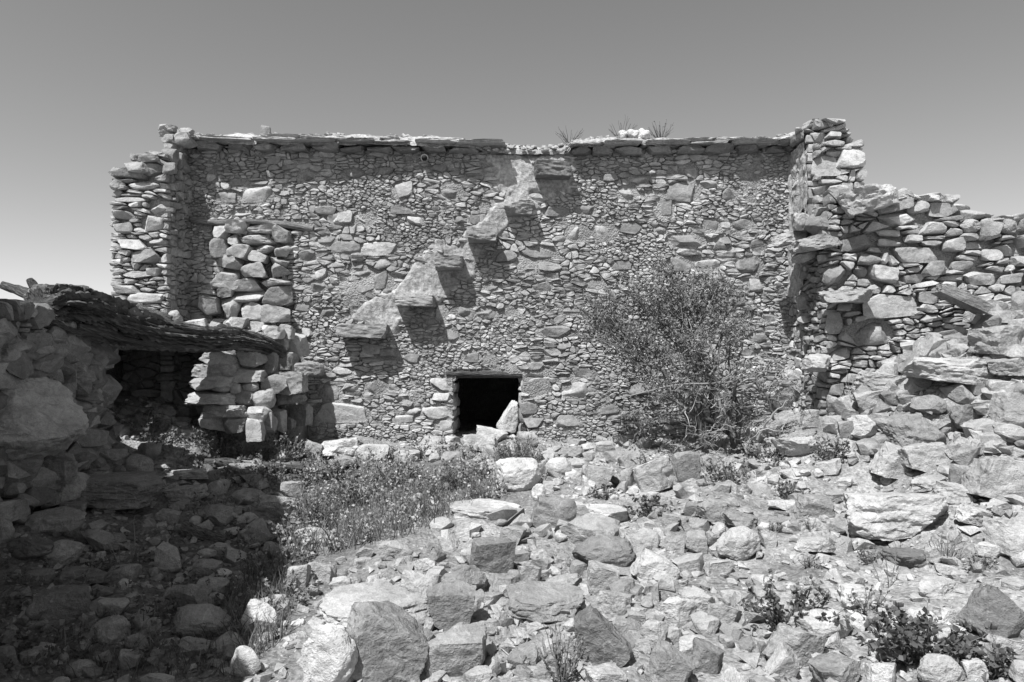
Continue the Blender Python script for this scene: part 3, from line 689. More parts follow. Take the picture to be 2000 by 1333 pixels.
build_wall(cw, FCf, [(0, 1.2), (.42, 1.2), (.42, 3.75), (0, 3.5)], [], [], .09, 33, limit=60, asp=1.4, prot=(.015, .05), back=.1, tone=(.24, .36))
cap_rocks(cw, [(220, 358), (244, 352), (246, 325), (262, 316), (334, 308)], yc, seed=4, hpx=(16, 26), wpx=(26, 50), bd=.16)
for t in [(246,300,318,342,.36,'s'),(274,318,302,322,.4,'b'),(216,246,352,374,.3,'r'),(318,346,318,345,.3,'b'),(310,345,246,260,.38,'s'),(312,340,256,270,.34,'s'),(318,350,264,284,.36,'b'),(322,346,280,300,.4,'b'),(326,348,296,330,.36,'b'),(340,384,262,288,.46,'b'),(350,378,250,266,.42,'b')]:
    o = box_rock('stone', t[0], t[1], t[2], t[3], 7.2 if t[2] < 300 else 6.98, t[4], t[5], 0, .9, cw)
    o.location = Vector(o.location) - cw.location
# far end: plastered spur rising above the roof, and the low ruined wall that runs on from it
rs = thing('roof_spur', 'tall broken stone spur with a plastered flank rising above the roof edge', 'wall', loc=(3.2, 7.0, .8))
ys = 6.92; xs0 = (1585 - 1000) / F * ys; FS = Frame((xs0, ys), (xs0 + 1.2, ys))
reg = [FS.px(*p) for p in [(1587,800),(1587,252),(1600,246),(1630,254),(1650,280),(1652,330),(1655,370),(1700,380),(1700,800)]]
core(rs, FS, [FS.px(*p) for p in [(1588,820),(1590,262),(1625,262),(1642,290),(1644,370),(1700,390),(1700,820)]], .62, w0=-.02)
build_wall(rs, FS, reg, [FS.px(*t[:2]) + (t[2] * ys / F, t[3] * ys / F, t[4]) for t in [(1615,326,62,46,.34),(1630,300,40,14,.32),(1624,282,44,14,.34),(1620,356,50,10,.36),(1598,372,30,20,.38),(1628,376,40,22,.36),(1600,268,30,20,.34),(1626,266,34,14,.36),(1585,588,56,40,.34),(1580,622,44,24,.34)]], [], .08, 41, limit=120, asp=1.8, prot=(.02, .07), back=.13)
FSf = Frame((xs0 - .02, ys + .55), (xs0 - .02, ys))
def zf(u, v):
    P = np.column_stack([u, v, np.full(len(u), 11.0)]); return .03 + .02 * fbm(P * 4, 3) + .01 * fbm(P * 17, 2)
o = relief(FSf, -.05, .56, 1.0, 3.86, .02, zf, lambda u, v: (fbm(np.column_stack([u * 4, v * 3, u * 0 + 5]), 2) > -.75) & (v + .25 * fbm(np.column_stack([u * 5, v * 4, u * 0 + 2]), 2) > 2.3) & (v < 3.72 + .12 * u), 'plaster', M['plaster'], rs); o.location = -np.array(rs.location)
build_wall(rs, FSf, [(0, .8), (.54, .8), (.54, 3.7), (0, 3.6)], [], [], .1, 43, limit=50, asp=1.4, prot=(.005, .03), back=.1)
cap_rocks(rs, [(1552, 262), (1580, 250), (1604, 247), (1640, 262)], 6.95, seed=9, hpx=(10, 18), wpx=(16, 34), bd=.14)
cap_rocks(rs, [(1545, 275), (1600, 258), (1648, 282)], 7.0, seed=12, hpx=(12, 22), wpx=(18, 36), bd=.2)
# slabs bridging the gap
for t in [(1503,1580,455,480,.36,'s',-.2,6.95),(1545,1640,462,492,.3,'s',-.14,6.6),(1545,1600,488,512,.36,'r',-.35,6.75),(1577,1641,410,464,.22,'a',-.3,6.6),(1544,1584,418,452,.44,'b',0,6.75),(1602,1698,566,594,.3,'s',-.05,6.35),(1568,1618,690,728,.36,'s',.1,6.5)]:
    o = box_rock('slab', t[0], t[1], t[2], t[3], t[7], t[4], t[5], t[6], .8, rs, 4); o.location = Vector(o.location) - rs.location

rw = thing('ruined_wall', 'crumbling dry rubble wall descending beside the tall spur to the grassy bank', 'wall', loc=(4.0, 6.4, 1.2))
FR = Frame(tuple(U(1612, 0, 6.55)[:2]), tuple(U(2010, 0, 6.3)[:2])); dR = lambda px: float(np.interp(px, [1612, 2010], [6.55, 6.3]))
top = [(1614,405),(1640,392),(1700,392),(1770,392),(1850,398),(1868,420),(1900,432),(1960,436),(2020,440),(2250,445)]
reg = [FR.px(*p) for p in [(1614,840)] + top + [(2250,640),(2020,600),(1960,610),(1830,650),(1760,730),(1660,840)]]
core(rw, FR, [FR.px(*p) for p in [(1622,860)] + [(x + 6, y + 12) for x, y in top] + [(2250,660),(2020,660),(1960,660),(1830,700),(1760,780),(1660,860)]], .55, w0=-.03)
RB = [(1790,403,46,30),(1838,412,53,30,.3),(1754,430,80,28),(1731,457,48,16,.4),(1670,476,66,42,.2),(1734,475,50,17,.4),(1708,490,36,14,.42),(1780,469,33,18,.4),(1817,448,46,27),(1856,456,35,18),(1893,443,36,28,.4),(1927,453,43,40),(1967,445,34,30,.28),(1858,481,40,28,.4),(1897,481,36,17),(1790,499,90,36),(1934,499,40,23),(1695,508,43,23,.28),(1876,520,43,20,.3),(1630,540,47,46,.22),(1722,538,54,40,.42),(1680,530,30,30,.25),(1780,545,43,20),(1914,543,66,33),(1975,545,50,26),(1734,600,106,50,.36),(1812,582,44,25,.32),(1701,652,86,50,.28),(1628,632,38,46,.3),(1640,690,40,30,.28),(1650,600,36,20),(1660,740,40,24,.36),(1630,760,30,26,.3),(1850,560,34,20),(1960,490,50,24),(2005,470,50,30),(2000,510,50,24)]
build_wall(rw, FR, reg, [FR.px(t[0], t[1]) + (t[2] * 6.45 / F, t[3] * 6.45 / F) + tuple(t[4:]) for t in RB], [], .085, 51, limit=260, asp=1.7, prot=(.03, .085), back=.14, gap=.006)
FRf = Frame(tuple(U(1614, 0, 6.55)[:2] + np.array([0, .5])), tuple(U(1614, 0, 6.55)[:2]))
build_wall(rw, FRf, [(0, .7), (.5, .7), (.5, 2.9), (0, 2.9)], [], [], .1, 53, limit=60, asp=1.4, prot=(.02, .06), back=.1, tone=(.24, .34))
cap_rocks(rw, top[2:], dR, seed=15, hpx=(14, 28), wpx=(26, 58), bd=.24)
cap_rocks(rw, [(x, y + 4) for x, y in top[1:]], lambda p: dR(p) + .3, seed=18, hpx=(14, 24), wpx=(30, 60), bd=.2)
for t in [(1634,1750,368,420,.42,'s',-.13,6.4),(1802,1842,382,396,.4,'s',.05,6.4),(1875,1912,428,456,.42,'r',0,6.34),(1910,1948,428,472,.34,'b',0,6.34),(1950,1984,428,458,.27,'r',0,6.3)]:
    o = box_rock('cap_stone', t[0], t[1], t[2], t[3], t[7], t[4], t[5], t[6], .9, rw, 4); o.location = Vector(o.location) - rw.location

# shaded side wall; nearer the camera an unseen full-height stretch is added to shade the hollow
lw = thing('side_wall', 'dark shaded rubble wall under the end of the weathered beam', 'wall', loc=(-3.3, 4.5, .7))
FL = Frame((-3.3, 4.0), (-3.45, 5.75)); lt = [(-.2, 1.84), (.3, 1.85), (.9, 1.84), (1.3, 1.8), (1.76, 1.66)]
core(lw, FL, [(-.3, .2)] + lt + [(1.76, .2)], .6, w0=-.03)
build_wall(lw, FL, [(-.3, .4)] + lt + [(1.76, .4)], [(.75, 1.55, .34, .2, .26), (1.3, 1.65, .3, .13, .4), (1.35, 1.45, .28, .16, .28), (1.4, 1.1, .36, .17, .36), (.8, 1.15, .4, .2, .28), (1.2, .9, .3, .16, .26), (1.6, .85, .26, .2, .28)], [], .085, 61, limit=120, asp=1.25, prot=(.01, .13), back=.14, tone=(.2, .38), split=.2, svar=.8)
FE = Frame((-3.45, 5.75), (-3.95, 5.75))
for i, (a, b, h0, h1) in enumerate([((-2.4, .6), (-2.85, 2.5), 3.65, 3.7), ((-2.85, 2.5), (-3.3, 4.1), 3.7, 3.7), ((-2.1, -1.6), (-2.4, .6), 3.6, 3.65)]):
    fr = Frame(a, b); rr = RS(70 + i); n = 7; tp = [(fr.len * k / n, h0 + (h1 - h0) * k / n + rr.uniform(-.14, .14)) for k in range(n + 1)]
    core(lw, fr, [(0, -.2)] + tp + [(fr.len, -.2)], .5, w0=-.03)
    build_wall(lw, fr, [(0, 0)] + tp + [(fr.len, 0)], [], [], .15, 75 + i, limit=40, asp=1.7, prot=(.02, .07), back=.12, tone=(.24, .36))
    for k in range(12):
        u = rr.uniform(0, fr.len); z = np.interp(u, [q[0] for q in tp], [q[1] for q in tp]); V, T = rock(800 + i * 20 + k, 2, 'b'); p = fr.W([(u, z + .02, -.25)])[0]
        o = link('stone', tri_mesh('stone', place(V, rr.uniform(.1, .2), .22, rr.uniform(.06, .12), 0, rr.uniform(0, 3), np.zeros(3)), T, .33, 40), M['stone'], lw); o.location = p - np.array(lw.location)
for t in [(-20,66,586,604,.42,'s',0,4.55),(7,83,648,704,.22,'b',.05,4.7),(114,163,610,635,.4,'b',.05,5.25),(122,178,633,666,.26,'b',0,5.4),(76,124,625,645,.36,'s',0,5.0),(114,191,714,752,.3,'a',.1,5.3),(40,90,605,625,.34,'s',0,4.8),(60,110,690,720,.24,'b',0,4.9),(140,200,760,800,.24,'a',0,5.4),(120,190,800,850,.22,'b',0,5.3)]:
    o = box_rock('stone', t[0], t[1], t[2], t[3], t[7], t[4], t[5], t[6], .9, lw, 4); o.location = Vector(o.location) - lw.location
# ================================================================== lean-to in the corner: pier, beam, earth roof
pier = thing('stone_pier', 'stacked dry-stone pier propping up the thin end of the weathered beam', 'pier', loc=tuple(U(480, 840, 6.5)))
PL_ = np.array(pier.location)
for k, (a, b, c, d2, tn, dd, st) in enumerate([(431,470,667,693,.36,6.42,'b'),(399,470,683,721,.42,6.34,'b'),(469,517,678,718,.36,6.4,'b'),(383,466,706,738,.34,6.32,'s'),(457,518,718,747,.36,6.38,'b'),(366,462,735,764,.38,6.3,'b'),(416,449,751,765,.42,6.24,'r'),(446,470,750,768,.36,6.28,'r'),(469,506,746,765,.32,6.35,'r'),(371,462,764,792,.42,6.28,'b'),(459,500,764,795,.28,6.36,'b'),(493,537,761,803,.3,6.36,'r'),(393,486,791,815,.36,6.26,'s'),(429,483,803,820,.36,6.24,'s'),(483,526,794,822,.34,6.3,'b'),(514,540,690,732,.26,6.5,'b'),(503,560,730,768,.28,6.5,'b'),(574,635,707,735,.25,6.75,'b'),(521,600,726,770,.3,6.6,'b'),(528,596,768,792,.24,6.65,'s'),(498,538,800,846,.28,6.38,'b'),(526,556,800,842,.28,6.5,'b'),(554,574,814,838,.24,6.7,'b'),(484,515,820,862,.36,6.2,'b'),(395,440,815,840,.36,6.25,'b'),(440,484,818,846,.3,6.22,'b'),(530,580,690,726,.3,6.85,'b'),(540,600,660,695,.4,7.0,'b'),(560,600,735,770,.28,6.9,'b'),(560,605,790,830,.28,6.9,'b')]):
    o = box_rock('stone', a - 2, b + 2, c - 2, d2 + 2, dd + .1, tn, st, RS(k).normal(0, .06), .75, pier, 4 if b - a > 60 else 3, seed=1200 + k); o.location = Vector(o.location) - pier.location
for i, (bx) in enumerate([(-2.95, -2.4, 6.65, 7.36, .4, 1.6), (-2.4, -2.2, 7.0, 7.36, .4, 1.3)]):
    link('core', tri_mesh('core', boxm(*bx)[0] - PL_, boxm(*bx)[1], 1.0), M['mortar'], pier)
lean = thing('earth_roof', 'low earth and slab roof lying behind the weathered beam', 'roof', loc=(-3.0, 6.9, 1.75)); LL = np.array(lean.location)
fr = Frame((-4.1, 6.28), (-2.05, 6.9)); V, T = boxm(0, 2.1, 0, .1, 0, 1)
P = np.array([(-4.05, 5.95), (-3.2, 6.15), (-2.5, 6.75), (-2.05, 7.0), (-2.05, 7.38), (-4.05, 7.38)]); n = len(P)
gu = np.linspace(-4.5, -2.4, 90); gv = np.linspace(5.85, 7.38, 70); A, B = np.meshgrid(gu, gv); a, b = A.ravel(), B.ravel()
front = np.interp(a, [-4.05, -3.3, -2.9, -2.5, -2.02], [5.85, 6.0, 6.35, 6.7, 7.0]); bb = front + (7.38 - front) * (b - 5.85) / 1.53
pp = np.column_stack([a, bb, a * 0]); zt_ = 1.80 + .05 * np.interp(bb, [6, 7.4], [0, 1]) + .03 * fbm(pp * 4, 3) + .015 * fbm(pp * 15, 2) - .1 * np.clip((a + 2.5) / .5, 0, 1)
nu = len(gu); ii = (np.arange(len(gv) - 1)[:, None] * nu + np.arange(nu - 1)).ravel(); Q = np.stack([ii, ii + 1, ii + nu + 1, ii + nu], 1)
top_ = np.column_stack([a, bb, zt_]); bot = np.column_stack([a, bb + .02, zt_ - .16]); m = len(a)
edge = list(range(nu)); S = [(i, i + m, i + 1 + m, i + 1) for i in edge[:-1]]
link('earth', tri_mesh('earth', np.concatenate([top_, bot]) - LL, np.concatenate([Q, Q[:, ::-1] + m, np.array(S)]), 1.0), M['mortar'], lean)
fb_ = Frame((-4.35, 7.2), (-2.8, 7.2)); build_wall(lean, fb_, [(0, .5), (1.5, .5), (1.5, 1.72), (0, 1.72)], [], [], .12, 91, limit=60, asp=1.5, prot=(.02, .1), back=.1, tone=(.2, .3)); core(lean, fb_, [(0, .4), (1.55, .4), (1.55, 1.72), (0, 1.72)], .14)  # back stones toned darker to deepen the shade in the recess
link('back_wall', tri_mesh('back_wall', boxm(-4.7, -3.56, 7.36, 7.7, .3, 1.8)[0] - LL, boxm(-4.7, -3.56, 7.36, 7.7, .3, 1.8)[1], 1.0), M['mortar'], lean)
link('back_wall', tri_mesh('back_wall', boxm(-4.6, -4.1, 5.7, 7.5, .3, 1.75)[0] - LL, boxm(-4.6, -4.1, 5.7, 7.5, .3, 1.75)[1], 1.0), M['mortar'], lean)
for t in [(297,362,617,643,.27,'b',6.85),(361,410,622,645,.42,'b',6.9),(408,440,628,648,.36,'a',6.9),(437,488,620,643,.42,'b',6.85),(488,520,628,652,.38,'b',6.85),(515,556,636,664,.44,'b',6.8),(330,352,606,626,.42,'r',6.95),(255,300,628,650,.3,'s',6.7),(220,262,618,640,.34,'b',6.9),(545,575,634,664,.42,'b',6.95),(560,598,650,680,.4,'b',7.1),(520,566,655,690,.36,'b',6.95),(470,515,640,660,.4,'s',6.9)]:
    o = box_rock('stone', t[0], t[1], t[2], t[3], t[6], t[4], t[5], 0, .8, lean, 3); o.location = Vector(o.location) - lean.location
# the big weathered beam
bp = [(80,606,4.95,33),(104,600,5.05,39),(160,606,5.25,38),(230,630,5.5,33),(310,651,5.8,25),(390,661,6.1,20),(460,661,6.35,18),(515,674,6.55,15),(556,691,6.72,9)]
P = resample([tuple(U(x, y, d)) + (rr * d / F,) for x, y, d, rr in bp], 110); bo = P[0, :3].copy(); bo[2] -= .1
bm_ = thing('wooden_beam', 'thick dark weathered tree-trunk beam spanning from shaded wall to stone pier', 'beam', loc=tuple(bo))
o = timber('trunk', P[:, :3], P[:, 3], 'wood', bm_, bo, nseg=90, seed=3, rough=.24, ridge=.3)
for k, pts in enumerate([[(470,652,6.38),(520,664,6.55),(556,684,6.72)], [(430,668,6.2),(490,676,6.4),(545,696,6.68)], [(450,646,6.35),(500,654,6.5),(540,666,6.65)], [(120,572,5.05),(200,592,5.3),(300,630,5.7)], [(150,640,5.1),(260,668,5.5),(360,682,5.9)], [(300,632,5.7),(390,645,6.0),(450,650,6.3)], [(90,632,4.9),(140,646,5.05),(200,660,5.2)]]):
    Q_ = resample([tuple(U(*p)) for p in pts], 14); timber('splinter', Q_, np.linspace(.035, .008, 14), 'wood', bm_, bo, nseg=14, seed=30 + k, rough=.35, ridge=.2)
fb = U(60, 596, 5.1)
fk = thing('forked_branch', 'short dark forked branch sticking up behind the thick beam end', 'branch', loc=tuple(fb))
timber('stem', resample([tuple(U(x, y, 5.15)) for x, y in [(5,556),(40,568),(75,586),(100,606)]], 12), np.linspace(.028, .06, 12), 'wood', fk, fb, nseg=10, seed=40, rough=.3)
timber('prong', resample([tuple(U(x, y, 5.2)) for x, y in [(58,546),(68,562),(84,594)]], 8), np.linspace(.022, .04, 8), 'wood', fk, fb, nseg=8, seed=41, rough=.3)
def log(name, pts, r0, r1, label, seed, mat='wood'):
    P = np.array([U(x, y, d) for x, y, d in pts]); o = timber(name, resample(P, 16), np.linspace(r0, r1, 16), mat, None, tuple(P.mean(0)), nseg=10, seed=seed, rough=.3); tag(o, label, 'wood'); return o
log('wood_splinter', [(268,602,6.5),(300,612,6.5),(335,622,6.5)], .05, .025, 'short dark split timber lying on the low earth roof below the corner pier', 50)
dd = hit(390, 1056); log('broken_log', [(352,1034,dd - .05),(395,1044,dd), (440,1056,dd + .03)], .06, .035, 'grey cracked broken log lying among the shaded stones', 51)
dd = hit(500, 918); log('fallen_branch', [(400,905,dd - .1),(500,908,dd),(590,916,dd + .15)], .045, .03, 'long dark branch half hidden in the shaded weeds below the pier', 52)
dd = hit(1215, 950); log('plank_piece', [(1188,932,dd),(1222,952,dd)], .035, .03, 'short broken plank wedged between pale slabs below the shrub', 53)

# ================================================================== boulders and loose rocks, each a thing of its own
# (x0, x1, y0, y1, tone, style, roll, own words or None)
R_ = [
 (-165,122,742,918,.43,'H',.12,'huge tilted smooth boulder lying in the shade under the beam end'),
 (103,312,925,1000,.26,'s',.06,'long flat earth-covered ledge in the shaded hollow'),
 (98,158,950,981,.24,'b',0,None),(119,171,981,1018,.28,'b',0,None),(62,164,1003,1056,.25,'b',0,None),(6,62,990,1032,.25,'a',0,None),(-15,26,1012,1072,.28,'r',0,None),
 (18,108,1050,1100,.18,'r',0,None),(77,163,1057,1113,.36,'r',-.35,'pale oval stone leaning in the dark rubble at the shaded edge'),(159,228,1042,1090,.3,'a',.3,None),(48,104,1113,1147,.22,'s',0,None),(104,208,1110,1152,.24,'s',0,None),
 (203,267,1102,1137,.36,'b',-.03,'neat pale brick-shaped block in the shaded rubble'),(65,176,1142,1230,.2,'b',.1,'large dark square-cut boulder deep in the shade'),(196,256,1165,1209,.44,'b',-.3,'bright rock caught by a sun fleck amid the shade'),(300,362,1067,1124,.32,'a',.3,None),  # the sun fleck's light is put into the bright rock's pale tone
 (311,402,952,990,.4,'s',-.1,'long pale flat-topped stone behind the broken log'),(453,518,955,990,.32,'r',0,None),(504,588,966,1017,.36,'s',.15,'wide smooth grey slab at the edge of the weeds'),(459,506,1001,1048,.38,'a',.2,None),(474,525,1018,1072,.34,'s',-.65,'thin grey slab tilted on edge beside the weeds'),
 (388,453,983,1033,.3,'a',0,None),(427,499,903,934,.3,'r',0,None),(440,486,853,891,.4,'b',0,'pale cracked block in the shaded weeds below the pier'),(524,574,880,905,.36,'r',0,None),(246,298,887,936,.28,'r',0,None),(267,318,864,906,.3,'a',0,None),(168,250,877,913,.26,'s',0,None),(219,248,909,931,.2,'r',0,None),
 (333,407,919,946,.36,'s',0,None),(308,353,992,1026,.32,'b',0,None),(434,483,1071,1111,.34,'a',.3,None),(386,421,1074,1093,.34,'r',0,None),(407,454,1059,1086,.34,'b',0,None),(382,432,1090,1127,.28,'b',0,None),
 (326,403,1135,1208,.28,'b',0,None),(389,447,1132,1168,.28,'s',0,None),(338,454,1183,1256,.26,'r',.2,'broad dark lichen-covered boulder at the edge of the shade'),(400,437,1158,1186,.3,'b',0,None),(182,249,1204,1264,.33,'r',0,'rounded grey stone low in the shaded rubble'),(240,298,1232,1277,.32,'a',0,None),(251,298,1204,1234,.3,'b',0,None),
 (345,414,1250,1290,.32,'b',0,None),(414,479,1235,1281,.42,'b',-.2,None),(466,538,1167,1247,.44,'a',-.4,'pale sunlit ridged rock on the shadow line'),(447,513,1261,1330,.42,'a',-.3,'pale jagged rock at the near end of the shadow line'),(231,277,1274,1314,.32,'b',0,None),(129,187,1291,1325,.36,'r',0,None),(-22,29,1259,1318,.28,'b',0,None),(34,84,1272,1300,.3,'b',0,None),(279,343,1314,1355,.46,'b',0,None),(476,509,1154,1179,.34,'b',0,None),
 (551,594,940,988,.4,'b',0,None),(626,708,853,900,.5,'s',.1,'broad white flat slab lying at the foot of the house wall'),(594,635,862,900,.34,'b',.4,None),(505,568,1058,1097,.32,'b',0,None),(564,649,1029,1068,.44,'r',0,'pale stone half sunk in the sunny weeds'),(862,908,880,914,.36,'a',0,None),
 (966,1057,893,966,.52,'r',.05,'big white rounded boulder in front of the low doorway'),(1039,1067,944,982,.5,'r',0,None),(796,827,962,988,.46,'a',0,None),(878,1018,982,1013,.46,'s',.05,'long pale slab along the top of the dirt mound'),
 (922,1001,1050,1127,.26,'b',.1,'dark square-faced block set in the dirt mound'),(863,951,1104,1178,.26,'a',0,None),(947,1011,1123,1170,.32,'b',0,None),(1012,1057,1101,1156,.5,'b',0,None),(833,928,1137,1243,.3,'b',.05,'tall grey upright block beside the dark crevice'),(777,851,1121,1197,.44,'b',.1,None),
 (630,840,1150,1240,.42,'s',-.06,'wide pale outcrop above the smooth dark boulder'),(655,845,1195,1350,.25,'H',.45,'very large smooth dark boulder with a crevice below it'),(585,700,1218,1350,.42,'a',0,'pale crumbly outcrop beside the smooth dark boulder'),(824,950,1222,1334,.38,'b',0,'big pale squared block in the near rubble'),(905,960,1306,1350,.48,'b',0,None),
 (557,605,1099,1158,.36,'b',0,None),(601,658,1096,1140,.4,'b',0,None),(643,687,1128,1158,.38,'b',0,None),(695,733,1071,1094,.42,'a',0,None),(743,807,1058,1094,.42,'b',0,None),(498,561,1165,1204,.44,'s',0,None),
 (1037,1126,968,1040,.24,'b',.2,'dark rough cube of rock beyond the dirt mound'),(1096,1206,1006,1084,.38,'b',.1,'large pale block with a broad flat face'),(1122,1243,1046,1120,.25,'r',0,'dark pitted oval boulder leaning on the flat-faced block'),(1232,1289,1032,1085,.42,'r',0,None),(1285,1332,1042,1083,.44,'b',0,None),(1328,1382,1035,1088,.36,'b',.1,None),(1401,1485,1028,1103,.44,'r',-.2,'large pale knobbly boulder on the gravel'),
 (1360,1435,982,1029,.34,'s',.2,None),(1411,1481,1003,1042,.26,'s',.15,None),(1236,1325,1074,1133,.46,'b',.2,None),(1142,1215,1103,1166,.4,'b',.3,None),(1317,1378,1085,1129,.42,'s',-.3,None),(1163,1238,1156,1214,.42,'s',.2,'pale wedge-shaped rock overhanging the layered dark block'),(1280,1359,1163,1237,.48,'a',0,'pale peaked rock in the middle of the sunny rubble'),(1378,1446,1177,1239,.38,'b',.3,None),(1328,1396,1149,1193,.4,'s',.3,None),
 (1248,1302,1209,1268,.42,'b',.4,None),(1112,1236,1192,1316,.22,'b',.35,'big dark layered block tilted in the near rubble'),(1261,1344,1263,1350,.22,'s',.5,'dark veined slab with a pale spot'),(1323,1375,1245,1289,.4,'b',0,None),(986,1138,1146,1212,.27,'s',-.03,'wide flat dark scaly outcrop'),(1058,1139,1121,1165,.34,'a',-.2,None),
 (1064,1123,892,934,.48,'r',.05,None),(1145,1201,908,961,.36,'b',0,None),(1236,1321,893,968,.44,'s',-.55,'broad pale slab tilted up below the shrub'),(1307,1364,879,948,.36,'b',0,None),(1207,1257,872,925,.44,'s',-.6,None),(1179,1229,878,907,.42,'s',-.2,None),(1209,1250,911,955,.36,'a',0,None),(1374,1428,1092,1127,.46,'b',0,None),(1143,1229,988,1022,.48,'s',.05,None),
 (1140,1218,1306,1350,.44,'b',0,None),(1294,1336,1231,1260,.46,'b',0,None),(1408,1447,1154,1181,.44,'b',0,None),(1481,1517,1035,1076,.36,'b',.2,None),(1225,1261,1195,1225,.44,'b',0,None),(1198,1257,1213,1257,.34,'b',.3,None),(1346,1414,1255,1322,.24,'s',.3,None),
 (1503,1599,857,905,.46,'s',.05,'wide pale layered boulder behind the leafy weeds'),(1546,1628,964,1017,.27,'b',-.08,'flat-topped grey block standing alone on the gravel'),(1648,1838,970,1064,.44,'S',-.12,'very large pale slab with a dark broken edge'),(1709,1793,872,945,.42,'b',.3,None),(1757,1852,861,928,.48,'b',.1,'white faceted boulder on the slope'),(1881,2040,892,984,.36,'b',.15,'huge grey smooth-topped boulder at the slope edge'),(1850,1889,906,953,.32,'a',0,None),
 (1550,1628,1044,1088,.5,'s',.05,'white lens-shaped stone on the open gravel'),(1729,1815,1076,1113,.18,'s',-.05,'dark flat slab lying on pale gravel'),(1802,1847,1071,1106,.44,'s',.1,None),(1903,1949,1058,1097,.46,'s',.3,None),(1871,1939,1001,1040,.44,'s',.3,None),(1922,2020,1026,1096,.36,'s',.4,None),
 (1890,1996,1152,1260,.2,'S',.7,'dark smooth triangular slab leaning near the picture edge'),(1502,1599,1208,1318,.34,'s',.75,'long grey slab sloping down beside the leafy weeds'),(1496,1560,1258,1335,.4,'b',.6,None),(1544,1656,1187,1266,.44,'r',0,'pale lumpy conglomerate rock'),(1590,1684,1286,1350,.2,'S',-.3,'dark flat triangular slab at the bottom of the picture'),(1585,1623,1282,1329,.46,'b',0,None),(1796,1880,1276,1350,.38,'r',.2,'grey rounded boulder at the bottom below the leafy plant'),(1695,1752,1295,1350,.44,'b',0,None),(1878,1924,1289,1332,.46,'b',0,None),
 (1933,1994,1241,1290,.42,'b',0,None),(1768,1825,1190,1232,.44,'r',0,None),(1637,1706,1145,1182,.44,'s',0,None),(1793,1864,1131,1165,.36,'s',-.1,None),(1821,1900,940,984,.42,'s',.05,None),(1775,1847,929,964,.46,'s',-.05,None),(1594,1644,901,934,.46,'s',0,None),(1502,1556,977,1000,.5,'s',0,None),(1610,1658,961,984,.36,'s',.1,None),(1832,1868,1192,1218,.46,'b',0,None),(1976,2016,1292,1345,.36,'b',0,None),(1693,1740,1252,1296,.48,'b',0,None),
 (1713,1853,806,878,.3,'a',.1,'big dark craggy boulder on the heap by the ruined wall'),(1656,1730,825,875,.46,'a',.2,None),(1632,1674,822,864,.3,'b',0,None),(1663,1745,784,828,.46,'s',-.35,'pale slab propped on the craggy boulder'),(1676,1779,737,780,.4,'s',-.03,'broad flat slab jutting out like a shelf'),(1714,1773,765,804,.26,'b',0,None),(1772,1938,749,798,.46,'s',.05,'long pale ledge of rock on the heap'),(1863,1934,782,842,.3,'b',.1,None),(1940,2030,775,848,.3,'b',.1,'large block with a dark underside at the upper slope edge'),(1927,2010,723,763,.32,'s',-.15,None),
 (1849,1931,724,759,.44,'s',.05,None),(1884,2010,650,714,.36,'s',.05,'large thickly layered boulder high on the heap'),(1811,1873,597,650,.44,'b',0,'pale squared block under the tilted dark slab'),(1917,1976,591,625,.38,'b',.1,None),(1881,1926,614,637,.44,'s',0,None),(1973,2010,627,660,.46,'b',0,None),(1686,1766,675,721,.44,'s',-.2,None),(1752,1825,634,688,.36,'a',-.4,None),(1782,1827,663,708,.4,'a',0,None),(1976,2010,569,620,.36,'r',0,None),(1972,2010,842,866,.44,'s',0,None),
 (1503,1612,718,812,.42,'a',0,'pale earthy mass of stone heaped behind the shrub'),(1615,1650,779,810,.24,'b',0,None),(1560,1600,800,840,.44,'b',0,None),(1460,1510,840,872,.44,'b',0,None),(1400,1440,900,930,.44,'b',0,None),
 (700,760,868,900,.46,'b',0,None),(770,820,880,905,.4,'s',0,None),(905,968,852,888,.46,'b',0,None),(930,992,836,868,.46,'b',.1,None),(1010,1050,842,874,.42,'b',0,None),(1090,1140,870,895,.36,'b',0,None),(1160,1200,862,888,.42,'b',0,None),(820,870,850,880,.42,'b',0,None),(590,640,820,858,.4,'b',0,None),(650,700,892,920,.34,'s',.2,None),(840,885,1010,1040,.44,'a',0,None),
 (300,345,790,820,.3,'a',0,None),(345,382,780,812,.26,'b',0,None),(200,228,755,790,.22,'b',0,None),(225,270,772,802,.24,'b',0,None),(330,372,815,838,.44,'s',0,None),(180,230,820,850,.22,'s',0,None),(190,240,850,872,.24,'a',0,None),(355,400,840,862,.4,'s',0,None),
]
sc_ = {}
ROCKS = []
